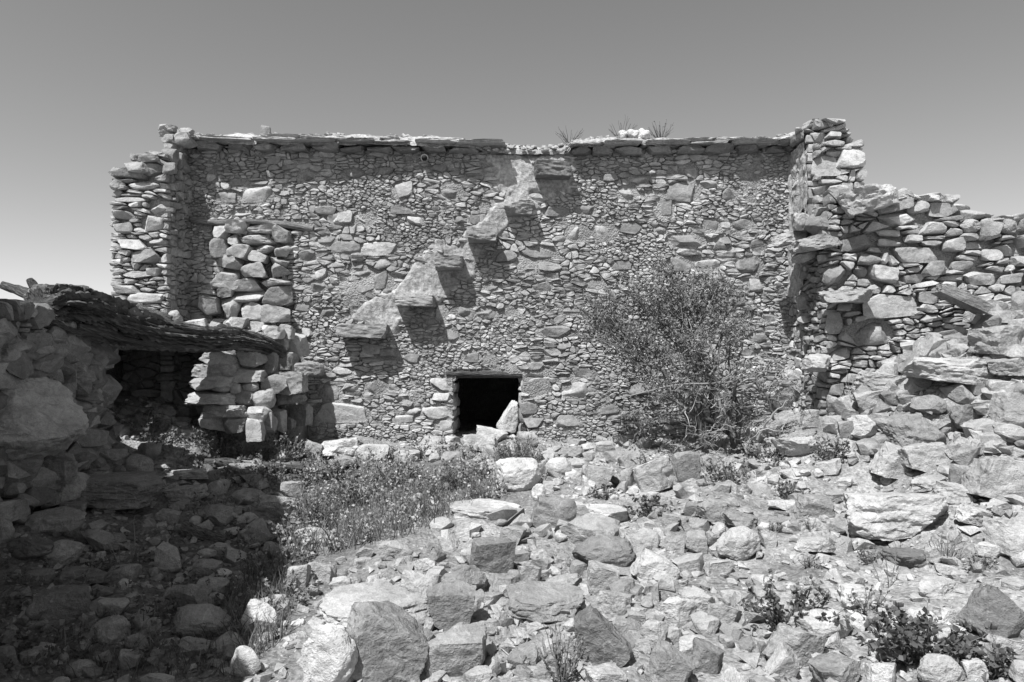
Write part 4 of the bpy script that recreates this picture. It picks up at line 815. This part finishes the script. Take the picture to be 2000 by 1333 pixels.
for k, (x0, x1, y0, y1, tn, st, roll, words) in enumerate(R_):
    w, h = x1 - x0, y1 - y0; cx = (x0 + x1) / 2; cy = (y0 + y1) / 2
    d0 = hit(cx, min(y1 - .12 * h, y1)) if k else 4.25; sty = 'H' if k == 0 else {'H': 'b', 'S': 's'}.get(st, st)
    a = w / 2 * d0 / F; dep = math.atan((cy - HOR) / F)
    b = a * (.62 if st in 'bra' else .75); b = min(b, .55)
    d = d0 + b * .45; s = d / F; a = w / 2 * s
    H = h * s; c = max(.42 * a if st in 'bra' else .3 * a, (H - .9 * b * math.sin(max(dep, 0))) / (2 * math.cos(dep)))
    c = min(c, H / 2 * 1.05)
    pos = U(cx, cy, d); rs_ = k * 97 + 13
    zt = TH(pos[0], pos[1])
    if k and pos[2] - c > zt - .02: c2 = (pos[2] + c - (zt - .03)) / 2; pos[2] = pos[2] + c - c2; c = c2
    if k and pos[2] < zt + .5 * c: pos[2] = zt + .5 * c
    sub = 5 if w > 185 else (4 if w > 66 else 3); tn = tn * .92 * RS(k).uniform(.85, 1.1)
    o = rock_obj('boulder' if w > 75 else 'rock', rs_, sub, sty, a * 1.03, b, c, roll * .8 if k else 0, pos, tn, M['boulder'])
    if k == 0: o.location.z += .02
    ROCKS.append(dict(o=o, x=cx, y=cy, w=w, h=h, t=tn, st=sty, words=words))
# labels: landmarks by their own words, the others by where they lie next to a landmark
ANCH = [q for q in ROCKS if q['words']]
EXTRA = [((950, 800), 'the low doorway'), ((400, 650), 'the weathered beam'), ((1380, 860), 'the shrub base'), ((480, 760), 'the dry-stone pier'), ((395, 1045), 'the broken log'), ((1550, 1180), 'the leafy weed patch'), ((1800, 1230), 'the big leafy plant')]
def short(ws):
    cut = ws
    for s_ in (' lying', ' under', ' in the', ' in front', ' amid', ' behind', ' beside', ' at the', ' leaning', ' below', ' above', ' with', ' along', ' set', ' on the', ' half', ' beyond', ' tilted in', ' overhanging', ' deep', ' low', ' caught', ' standing', ' sloping', ' by the', ' propped', ' jutting', ' high', ' heaped', ' tilted on', ' tilted up', ' lying on', ' near'):
        i = cut.find(s_)
        if i > 0: cut = cut[:i]
    return 'the ' + cut
AN = [((q['x'], q['y']), short(q['words'])) for q in ANCH] + EXTRA
used = set(q['words'] for q in ANCH)
def rel(q, p):
    dx, dy = q[0] - p[0], q[1] - p[1]
    if abs(dx) > 1.6 * abs(dy): return 'just left of' if dx < 0 else 'just right of'
    if abs(dy) > 1.6 * abs(dx): return 'behind' if dy < 0 else 'in front of'
    return ('behind and left of' if dx < 0 else 'behind and right of') if dy < 0 else ('in front and left of' if dx < 0 else 'in front and right of')
for q in ROCKS:
    if q['words']: lab = q['words']
    else:
        size = 'large' if q['w'] > 75 else ('middling' if q['w'] > 52 else 'small'); tone = 'pale' if q['t'] > .4 else ('grey' if q['t'] > .29 else 'dark'); shp = {'b': 'blocky', 'H': 'tilted', 's': 'flat', 'r': 'rounded', 'a': 'jagged'}[q['st']]
        near = sorted(AN, key=lambda p: math.hypot(p[0][0] - q['x'], p[0][1] - q['y'])); lab = None
        for p in near[:4]:
            t_ = f"{size} {tone} {shp} rock {rel((q['x'], q['y']), p[0])} {p[1]}"
            if t_ not in used and len(t_.split()) <= 16: lab = t_; break
        if lab is None:
            lab = f"{size} {tone} {shp} rock between {near[0][1]} and {near[1][1]}"; lab = ' '.join(lab.split()[:16])
    used.add(lab); tag(q['o'], lab, 'rock', 'fallen rocks around the ruin')
for (x0, x1, y0, y1, d, tn, lab) in ((-90, 45, 885, 990, 4.5, .2, 'dark block wedged beneath the huge tilted boulder'), (70, 150, 885, 945, 4.75, .2, 'dark squat stone in the gap under the huge tilted boulder')):
    o = box_rock('rock', x0, x1, y0, y1, d, tn, 'b', 0, .8, None, 4, mat='boulder'); tag(o, lab, 'rock', 'fallen rocks around the ruin')
# the stone standing on end in the doorway
o = box_rock('standing_stone', 976, 1013, 782, 842, 7.22, .48, 'b', .22, .6, None, 4, mat='boulder'); tag(o, 'pale narrow stone standing on end in the doorway', 'rock')
o = box_rock('leaning_slab', 1826, 1928, 573, 596, 6.1, .2, 'p', .5, .35, None, 4, mat='boulder'); tag(o, 'dark plank-like slab tilted against the ruined wall', 'rock')
o = box_rock('upright_slate', 510, 527, 246, 270, 7.27, .26, 'p', .12, .35, None, 3); tag(o, 'small dark slate standing upright on the roof edge', 'rock')

# loose stones too small to list: the largest singly, the rest as rubble
r = RS(77); boxes = np.array([(q['x'] - q['w'] * .42, q['x'] + q['w'] * .42, q['y'] - q['h'] * .42, q['y'] + q['h'] * .42) for q in ROCKS])
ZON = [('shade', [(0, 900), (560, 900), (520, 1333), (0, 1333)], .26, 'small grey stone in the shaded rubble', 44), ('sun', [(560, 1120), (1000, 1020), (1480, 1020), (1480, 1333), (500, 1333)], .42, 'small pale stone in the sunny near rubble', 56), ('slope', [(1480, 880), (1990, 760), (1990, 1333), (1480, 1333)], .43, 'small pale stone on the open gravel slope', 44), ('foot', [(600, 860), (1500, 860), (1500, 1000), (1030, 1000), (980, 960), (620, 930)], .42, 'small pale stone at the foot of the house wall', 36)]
lib = [tri_mesh('loose_stone', rock(4000 + i, 3, 'bsra'[i % 4])[0], ico(3)[1], .25 + .03 * (i % 7), 38) for i in range(28)]
for me in lib: me.materials.append(M['boulder'])
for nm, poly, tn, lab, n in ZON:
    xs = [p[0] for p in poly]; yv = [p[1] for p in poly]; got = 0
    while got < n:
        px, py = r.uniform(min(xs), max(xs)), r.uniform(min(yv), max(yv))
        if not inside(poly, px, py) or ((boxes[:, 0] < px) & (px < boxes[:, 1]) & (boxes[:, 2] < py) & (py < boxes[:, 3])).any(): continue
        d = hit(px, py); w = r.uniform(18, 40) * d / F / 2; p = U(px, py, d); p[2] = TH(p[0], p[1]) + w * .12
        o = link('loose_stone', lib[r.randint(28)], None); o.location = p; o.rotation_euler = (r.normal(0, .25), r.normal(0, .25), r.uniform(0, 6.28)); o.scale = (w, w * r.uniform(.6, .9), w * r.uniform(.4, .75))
        near = sorted(AN, key=lambda p: math.hypot(p[0][0] - px, p[0][1] - py)); tone_ = 'sunlit' if nm != 'shade' else 'shaded'
        mi = lib.index(o.data); shp = ('blocky', 'flat', 'rounded', 'jagged')[mi % 4]; lt_ = 'pale' if mi % 7 > 4 else ('grey' if mi % 7 > 1 else 'dark')
        for lab in [f"small {tone_} {lt_} {shp} stone {rel((px, py), p[0])} {p[1]}" for p in near[:3]]:
            if lab not in used and len(lab.split()) <= 16: break
        used.add(lab); tag(o, ' '.join(lab.split()[:16]), 'stone', f'loose small stones, {nm} part'); got += 1
def scatter_px(poly, n, seed):
    r = RS(seed); xs = [p[0] for p in poly]; yv = [p[1] for p in poly]; out = []
    while len(out) < n:
        px, py = r.uniform(min(xs), max(xs)), r.uniform(min(yv), max(yv))
        if inside(poly, px, py): out.append((px, py))
    out = np.array(out); d = hits(out[:, 0], out[:, 1]); ok = ~np.isnan(d); return out[ok], d[ok]
acc = Acc(); peb = [shard(4900 + i) for i in range(80)]
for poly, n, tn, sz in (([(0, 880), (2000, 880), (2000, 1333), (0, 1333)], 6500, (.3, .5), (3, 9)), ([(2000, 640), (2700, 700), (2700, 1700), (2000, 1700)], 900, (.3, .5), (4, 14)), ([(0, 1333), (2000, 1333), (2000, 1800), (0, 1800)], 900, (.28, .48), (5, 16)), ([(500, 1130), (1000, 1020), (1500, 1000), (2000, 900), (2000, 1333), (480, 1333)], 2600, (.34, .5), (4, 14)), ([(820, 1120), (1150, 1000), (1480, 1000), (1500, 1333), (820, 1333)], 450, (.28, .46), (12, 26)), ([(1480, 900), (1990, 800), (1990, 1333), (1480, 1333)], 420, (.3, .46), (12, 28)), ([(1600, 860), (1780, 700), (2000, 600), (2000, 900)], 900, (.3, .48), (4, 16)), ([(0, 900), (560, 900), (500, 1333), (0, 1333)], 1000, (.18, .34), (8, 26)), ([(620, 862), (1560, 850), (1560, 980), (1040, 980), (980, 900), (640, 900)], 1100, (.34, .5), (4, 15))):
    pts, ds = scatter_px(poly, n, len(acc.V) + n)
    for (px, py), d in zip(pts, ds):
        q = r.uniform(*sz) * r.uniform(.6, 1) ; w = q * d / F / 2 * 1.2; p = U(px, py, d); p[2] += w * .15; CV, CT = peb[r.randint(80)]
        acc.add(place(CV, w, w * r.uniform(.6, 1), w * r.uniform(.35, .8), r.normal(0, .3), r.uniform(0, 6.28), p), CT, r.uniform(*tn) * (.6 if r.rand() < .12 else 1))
chunk = [(rock(5300 + i, 2, 'babs'[i % 4])[0], ico(2)[1]) if i % 3 == 0 else shard(5300 + i) for i in range(90)]
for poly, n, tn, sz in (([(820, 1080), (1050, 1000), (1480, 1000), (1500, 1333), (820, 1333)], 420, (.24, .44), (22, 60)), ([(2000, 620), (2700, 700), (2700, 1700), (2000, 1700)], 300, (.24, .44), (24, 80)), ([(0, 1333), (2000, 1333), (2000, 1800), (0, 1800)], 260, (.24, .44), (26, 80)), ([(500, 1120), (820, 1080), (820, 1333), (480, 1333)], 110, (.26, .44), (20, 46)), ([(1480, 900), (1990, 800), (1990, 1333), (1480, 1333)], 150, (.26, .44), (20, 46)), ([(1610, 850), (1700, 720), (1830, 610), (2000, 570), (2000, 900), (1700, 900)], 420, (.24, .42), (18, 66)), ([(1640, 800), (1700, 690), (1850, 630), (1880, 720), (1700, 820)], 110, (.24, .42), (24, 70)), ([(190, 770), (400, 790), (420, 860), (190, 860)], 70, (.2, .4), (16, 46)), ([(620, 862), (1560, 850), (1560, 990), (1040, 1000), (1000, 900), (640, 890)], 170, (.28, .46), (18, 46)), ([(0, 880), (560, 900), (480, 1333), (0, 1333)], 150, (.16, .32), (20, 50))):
    pts, ds = scatter_px(poly, n, 9000 + n)
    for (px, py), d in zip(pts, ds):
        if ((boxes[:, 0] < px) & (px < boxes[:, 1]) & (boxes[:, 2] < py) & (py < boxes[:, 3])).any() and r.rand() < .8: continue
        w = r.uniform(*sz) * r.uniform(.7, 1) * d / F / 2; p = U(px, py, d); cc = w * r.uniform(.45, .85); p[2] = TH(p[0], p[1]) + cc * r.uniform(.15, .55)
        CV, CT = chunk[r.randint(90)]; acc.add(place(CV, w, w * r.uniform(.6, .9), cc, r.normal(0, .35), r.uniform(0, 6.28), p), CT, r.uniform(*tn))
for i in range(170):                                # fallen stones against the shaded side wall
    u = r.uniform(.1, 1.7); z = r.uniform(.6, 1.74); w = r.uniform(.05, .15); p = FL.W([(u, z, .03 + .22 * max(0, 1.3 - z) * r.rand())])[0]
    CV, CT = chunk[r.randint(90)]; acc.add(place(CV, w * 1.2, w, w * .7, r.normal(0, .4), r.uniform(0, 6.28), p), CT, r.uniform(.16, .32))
o = link('rubble', acc.mesh('rubble', 18), M['boulder'], None, 'stuff'); tag(o, 'loose gravel and rubble chips covering the ground', 'rubble', kind='stuff')

# ================================================================== plants
def crs(a, b): return np.array((a[1] * b[2] - a[2] * b[1], a[2] * b[0] - a[0] * b[2], a[0] * b[1] - a[1] * b[0]))
def unit(v): return v / (math.sqrt(v[0] * v[0] + v[1] * v[1] + v[2] * v[2]) + 1e-9)
def leaf(c, dirv, up, L, w, fold=.25):
    dirv = unit(dirv); s = unit(crs(dirv, up)); n = crs(s, dirv); m = c + dirv * L * .5
    return np.array([c, m + s * w + n * fold * w, c + dirv * L, m - s * w + n * fold * w, m - n * fold * w])
LT = np.array([(0, 1, 4), (1, 2, 4), (0, 4, 3), (4, 2, 3)])
def stick(acc, P, r0, r1, k=4, tone=1.0):
    P = np.array(P, float); n = len(P); tan = np.gradient(P, axis=0); V = []
    for i in range(n):
        t = tan[i] / (np.linalg.norm(tan[i]) + 1e-9); a = unit(crs(t, (0.3, .9, .2))); b = crs(t, a); R = r0 + (r1 - r0) * i / max(n - 1, 1)
        for j in range(k): th = 2 * math.pi * j / k; V.append(P[i] + R * (a * math.cos(th) + b * math.sin(th)))
    T = []
    for i in range(n - 1):
        for j in range(k): q = (j + 1) % k; T += [(i * k + j, i * k + q, (i + 1) * k + q), (i * k + j, (i + 1) * k + q, (i + 1) * k + j)]
    acc.add(V, T, tone)
def wob(a, b, n, amp, r):
    a, b = np.array(a, float), np.array(b, float); t = np.linspace(0, 1, n)[:, None]; P = a + (b - a) * t; L = np.linalg.norm(b - a)
    o = np.cumsum(r.normal(0, amp * L / n, (n, 3)), 0); o -= t * o[-1]; return P + o
def rnd_dir(r, upb=0.0):
    v = r.normal(size=3); v[2] += upb; return unit(v)
# the big shrub against the wall
r = RS(101); tb = U(1395, 872, 6.55); tree = thing('shrub', 'big twiggy grey-green shrub growing against the house wall', 'shrub', loc=tuple(tb))
wood, lv = Acc(), Acc()
clumps = [(1245,585,6.6,72,.9),(1330,555,6.7,66,.9),(1395,580,6.6,60,.9),(1180,620,6.6,52,.8),(1350,680,6.4,80,.6),(1265,670,6.45,66,.6),(1430,650,6.4,52,.5),(1310,610,6.8,60,.5),(1150,655,6.6,34,.5),(1470,610,6.6,34,.4),(1545,750,6.3,40,.3),(1300,530,6.7,34,.6),(1420,540,6.7,26,.4),(1230,690,6.6,46,.5),(1490,730,6.3,52,.25),(1300,770,6.3,60,.28),(1440,740,6.2,60,.25),(1160,600,6.65,34,.5),(1440,590,6.7,34,.4),(1370,760,6.4,70,.3),(1250,830,6.2,56,.2),(1530,790,6.3,40,.25)]
roots = [U(1370, 880, 6.5), U(1392, 874, 6.55), U(1430, 872, 6.5), U(1450, 866, 6.6)]; forks = [U(1365, 770, 6.5), U(1390, 745, 6.55), U(1430, 760, 6.45), U(1340, 800, 6.4)]
for k in range(4): stick(wood, wob(roots[k], forks[k], 9, .25, r), .030, .018, 6, .45)
for (x, y, d, rad, dn) in clumps:
    c = U(x, y, d); R = rad * d / F; f = forks[int(np.argmin([np.linalg.norm(q - c) + r.uniform(0, .2) for q in forks]))]
    main = wob(f, c, 10, .35, r); stick(wood, main, .014, .007, 5, r.uniform(.6, 1.5))
    for j in range(int((29 if dn > .45 else 19) * (rad / 70) ** 1.4)):
        e = c + rnd_dir(r, .3) * R * r.uniform(.35, 1.0) ** .6 * np.array([1.05, .8, .95]); st_ = main[r.randint(4, 10)]
        tw = wob(st_, e, 7, .4, r); stick(wood, tw, .005, .002, 3, r.uniform(.8, 2.2))
        for m in range(int(64 * dn)):
            q = tw[r.randint(2, 7)] + r.normal(0, .03, 3); dv = rnd_dir(r, .5); L = r.uniform(.024, .05)
            lv.add(leaf(q, dv, rnd_dir(r), L, L * .21), LT, r.uniform(.55, 1.7))
for pts, r0, r1, tn in (([(1210,776,6.3),(1262,766,6.3),(1330,745,6.35),(1392,752,6.35),(1440,741,6.3),(1478,740,6.25)], .006, .010, 1.5), ([(1405,752,6.35),(1403,790,6.35),(1420,812,6.35),(1434,856,6.4)], .011, .015, 1.5), ([(1470,742,6.3),(1500,775,6.3),(1512,820,6.35)], .008, .012, .9), ([(1330,745,6.4),(1362,800,6.45),(1372,872,6.5)], .016, .022, .5), ([(1440,745,6.35),(1425,800,6.45),(1430,866,6.5)], .014, .02, .5), ([(1480,860,6.4),(1500,820,6.3),(1540,780,6.25)], .012, .006, 1.6)):
    stick(wood, resample([tuple(U(*p)) for p in pts], 14) + r.normal(0, .006, (14, 3)), r0, r1, 6, tn)
for k in range(34):                               # bare grey twigs low down
    a_ = U(r.uniform(1340, 1480), r.uniform(740, 860), r.uniform(6.2, 6.6)); b_ = a_ + rnd_dir(r, .1) * r.uniform(.15, .5) * np.array([1.2, .7, .7]); tw = wob(a_, b_, 8, .5, r); stick(wood, tw, .006, .002, 3, r.uniform(1.5, 2.8))
    for j in range(3): stick(wood, wob(tw[r.randint(3, 8)], tw[r.randint(3, 8)] + rnd_dir(r) * .12, 5, .4, r), .003, .0012, 3, r.uniform(1.5, 2.6))
TBL = np.array(tree.location)
for nm, ac, mt in (('branches', wood, 'bark'), ('crown', lv, 'leaf')):
    o = link(nm, ac.mesh(nm), M[mt], tree); o.location = -TBL
def weed(px, py, wpx, hpx, n, label, seed, leafL=.035, lw_=.32, mat='leaf', cat='plant', name='weed_plant', up=.6, stemt=1.2, d=None, per=9, group=None, tone=(.5, 1.5)):
    """a low leafy plant filling the photograph box above its foot (px, py)"""
    r = RS(seed); d = d or hit(px, py); b = U(px, py, d); b[2] = min(b[2], TH(b[0], b[1])) if d < 7.0 else b[2]; t = thing(name, label, cat, group, tuple(b)); s = d / F; A, L = Acc(), Acc()
    for i in range(n):
        e = np.array([r.uniform(-.5, .5) * wpx * s, r.uniform(-.35, .35) * wpx * s, hpx * s * r.uniform(.35, 1.0)]); e[2] *= 1 - .8 * (abs(e[0]) / (wpx * s)) ** 1.5
        st_ = np.array([e[0] * .35 * r.rand(), e[1] * .35, -.01]); P = wob(st_, e, 7, .18, r); stick(A, P, .0035, .0014, 3, stemt * r.uniform(.6, 1.4))
        for j in range(per):
            q = P[r.randint(1, 7)]; dv = rnd_dir(r, up); l = leafL * r.uniform(.6, 1.3); L.add(leaf(q, dv, rnd_dir(r, 1), l, l * lw_), LT, r.uniform(*tone))
    link('stems', A.mesh('stems'), M['bark'], t)
    if per: link('leaves', L.mesh('leaves'), M[mat], t)
    return t
weed(1012, 918, 100, 72, 150, 'dense fine-leaved dark bush beside the doorway', 201, .018, .25, 'leaf', 'bush', 'bush', per=22)
weed(1540, 1228, 190, 95, 26, 'dark leafy weed patch in front of the open gravel', 202, .027, .34, 'leaf_dark', per=34)
weed(1800, 1290, 230, 110, 36, 'biggest dark leafy plant among the near stones', 203, .03, .4, 'leaf_dark', per=34)
weed(1690, 1200, 90, 70, 14, 'thin-stemmed green weed between the two leafy plants', 204, .022, .3, 'leaf', per=12)
weed(1268, 1008, 100, 42, 22, 'low broad-leaved weed between pale rocks below the shrub', 205, .03, .36, 'leaf_dark', per=18)
weed(1545, 972, 80, 34, 22, 'small spreading weed behind the lone grey block', 206, .03, .34, 'leaf', per=12)
weed(1420, 945, 120, 50, 30, 'sprawling weed under the shrub beside pale slabs', 207, .03, .3, 'leaf_dark', per=12)
weed(1500, 905, 110, 50, 34, 'weed thicket between shrub and pale layered boulder', 208, .03, .3, 'leaf_dark', per=14)
weed(1620, 900, 90, 60, 30, 'tall weed beside the pale layered boulder', 209, .03, .3, 'leaf_dark', per=12)
weed(1850, 1100, 60, 70, 30, 'wiry upright grass tuft beside the dark flat slab', 210, .04, .06, 'leaf', 'grass tuft', 'grass_tuft', per=2)
weed(1585, 1036, 34, 30, 16, 'tiny dry tuft on the open gravel', 211, .03, .08, 'dry', 'grass tuft', 'grass_tuft', per=2)
weed(1515, 1040, 36, 22, 20, 'small mossy cushion beside the knobbly boulder', 212, .014, .4, 'leaf', per=12)
weed(1700, 1100, 60, 36, 20, 'low wiry herb left of the dark flat slab', 213, .022, .2, 'leaf', per=9)
weed(1580, 1110, 50, 24, 16, 'low creeping herb below the white lens-shaped stone', 214, .02, .25, 'leaf', per=9)
weed(1910, 1110, 70, 26, 20, 'thin creeping weed by the right picture edge', 215, .02, .3, 'leaf', per=8)
weed(1930, 1320, 120, 60, 18, 'dark leafy weed in the bottom corner', 216, .028, .4, 'leaf_dark', per=20)
weed(1100, 1340, 110, 130, 26, 'tall dry seed stalks in front of the layered dark block', 217, .012, .5, 'dry', 'dry stalks', 'dry_stalks', per=16, stemt=1.0)
weed(840, 985, 60, 60, 14, 'upright weed behind the dirt mound', 218, .03, .3, 'leaf', per=10)
weed(1180, 975, 70, 34, 16, 'sprig of pointed leaves beside the dark cube of rock', 219, .035, .3, 'leaf', per=8)
weed(1730, 1150, 60, 110, 4, 'single tall thin stem beside the leafy plant', 220, .02, .15, 'leaf', per=8)
weed(1660, 800, 60, 90, 10, 'bare twiggy sapling below the ruined wall', 221, .012, .3, 'leaf', per=5, stemt=2)
weed(1880, 720, 60, 40, 12, 'small thistle on the rock heap', 222, .05, .2, 'leaf', per=9)
weed(1975, 580, 110, 36, 50, 'dry grass along the foot of the ruined wall', 223, .05, .05, 'dry', 'grass tuft', 'grass_tuft', per=3)
weed(2000, 445, 60, 44, 30, 'dark bush on the end of the ruined wall', 224, .03, .2, 'leaf_dark', 'bush', 'bush', d=6.5, per=8)
weed(1112, 277, 60, 32, 22, 'sparse dry twig tuft on the roof above the top step', 225, .012, .3, 'leaf', d=7.35, per=3, stemt=.6)
weed(1215, 272, 60, 44, 24, 'dry twig tuft behind the white fleece on the roof', 226, .012, .3, 'leaf', d=7.45, per=3, stemt=.6)
weed(1290, 274, 60, 42, 30, 'twiggy roof plant beside the white fleece', 227, .014, .35, 'leaf', d=7.4, per=6, stemt=.6)
weed(290, 860, 110, 90, 22, 'dim leafy weed in the mouth of the dark recess', 228, .035, .35, 'leaf', per=12)
weed(420, 890, 130, 60, 40, 'shaded bushy weed below the dry-stone pier', 229, .03, .35, 'leaf', per=14)
weed(560, 900, 110, 60, 44, 'shaded thick weed right of the pier foot', 230, .03, .35, 'leaf', per=14)
weed(250, 1110, 80, 110, 8, 'thin shaded weed stalk in the dark rubble', 231, .02, .2, 'leaf', per=6)
weed(420, 1010, 90, 60, 20, 'dim weed beside the broken log', 232, .03, .3, 'leaf', per=10)
for k_, (x_, y_, w_, h_, lab_) in enumerate([(700, 985, 110, 74, 'tall bushy weed in the middle of the sunny hollow'), (618, 1035, 90, 80, 'clump of mixed weeds at the shadow edge of the hollow'), (770, 945, 100, 62, 'round leafy weed below the white flat slab'), (905, 950, 90, 56, 'weed clump left of the big white boulder'), (660, 940, 80, 54, 'dark leafy weed under the foot of the house wall'), (820, 1010, 80, 46, 'low pale weed along the edge of the dirt mound'), (560, 1075, 70, 70, 'grassy weed where the shade meets the sunny weeds')]):
    weed(x_, y_, w_, h_, 26, lab_, 300 + k_, (.03, .02, .035, .025)[k_ % 4], (.3, .4, .22)[k_ % 3], ('leaf', 'leaf_dark')[k_ % 2], per=16, tone=(.5, 1.8))
# fleece caught on the roof
fl = Acc(); r = RS(9)
for i in range(26):
    V, T = rock(7000 + i, 2, 'r', 2.2); sc = r.uniform(.022, .05); fl.add(place(V, sc * 1.3, sc, sc, r.normal(0, .6), r.uniform(0, 6), U(r.uniform(1215, 1264), r.uniform(258, 274), 7.38 + r.uniform(-.06, .06))), T, 1.0)
o = link('white_fleece', fl.mesh('white_fleece'), M['wool']); tag(o, 'scrap of white fleece lying on the roof between twig tufts', 'fleece')
# weeds and grass in the hollow
W1, W2 = Acc(), Acc(); r = RS(55)
def sprig(A, p, s, h, n, LL, wd, upb, tn):
    e = p + np.array([r.normal(0, .25) * h, r.normal(0, .25) * h, h]); P = wob(p, e, 5, .15, r); stick(A, P, .0022, .001, 3, 1.0 * tn)
    for j in range(n): q = P[r.randint(1, 5)] + r.normal(0, .008, 3); l = LL * r.uniform(.6, 1.3); A.add(leaf(q, rnd_dir(r, upb), rnd_dir(r, .8), l, l * wd), LT, tn * r.uniform(.55, 1.5))
for poly, n, h, tn in (([(600,930),(700,905),(800,900),(960,900),(1000,960),(970,985),(880,995),(800,1045),(700,1070),(560,1110),(540,1080),(590,1000)], 1150, (.04, .15), 1.9), ([(640,880),(960,870),(960,900),(700,905)], 160, (.04, .12), 1.0), ([(300,840),(450,830),(640,900),(620,960),(420,960),(300,890)], 520, (.05, .14), 1.0), ([(0,1100),(480,1000),(520,1150),(420,1333),(0,1333)], 260, (.04, .1), .8), ([(480,1040),(600,1000),(600,1180),(500,1240)], 200, (.05, .14), 1.2), ([(1000,890),(1080,890),(1100,960),(1000,960)], 60, (.03, .08), 1.0)):
    pts, ds = scatter_px(poly, n, n)
    for (px, py), d in zip(pts, ds):
        if math.sin(px * .045 + 2 * math.sin(py * .06)) + math.sin(py * .11 + px * .02) < r.uniform(-1.6, .3): continue
        sprig(W1, U(px, py, d), 1, r.uniform(*h), 9, .028, .33, .5, tn)
for poly, n, h in (([(560,1110),(540,1020),(620,960),(760,960),(960,960),(960,990),(800,1050),(640,1090)], 1700, (.08, .2)), ([(470,1333),(440,1180),(540,1060),(600,1100),(560,1250)], 700, (.05, .16)), ([(100,1250),(450,1150),(500,1333),(100,1333)], 420, (.05, .12))):
    pts, ds = scatter_px(poly, n, n + 1)
    for (px, py), d in zip(pts, ds):
        p = U(px, py, d); hh = r.uniform(*h); e = np.array([r.normal(0, .3), r.normal(0, .3), 1]) * hh; w = np.array([r.uniform(.0012, .003), r.uniform(-.002, .002), 0]); m_1 = p + e * .55
        W2.add([p - w, p + w, m_1 + w * .8, m_1 - w * .8, p + e + np.array([e[0] * .4, e[1] * .4, 0])], [(0, 1, 2), (0, 2, 3), (3, 2, 4)], r.uniform(.35, 1.1))
o = link('weeds', W1.mesh('weeds'), M['leaf'], None, 'stuff'); tag(o, 'mass of small leafy weeds filling the hollow below the house', 'weeds', kind='stuff')
o = link('grass', W2.mesh('grass'), M['dry'], None, 'stuff'); tag(o, 'thin pale grass blades among the hollow weeds', 'grass', kind='stuff')
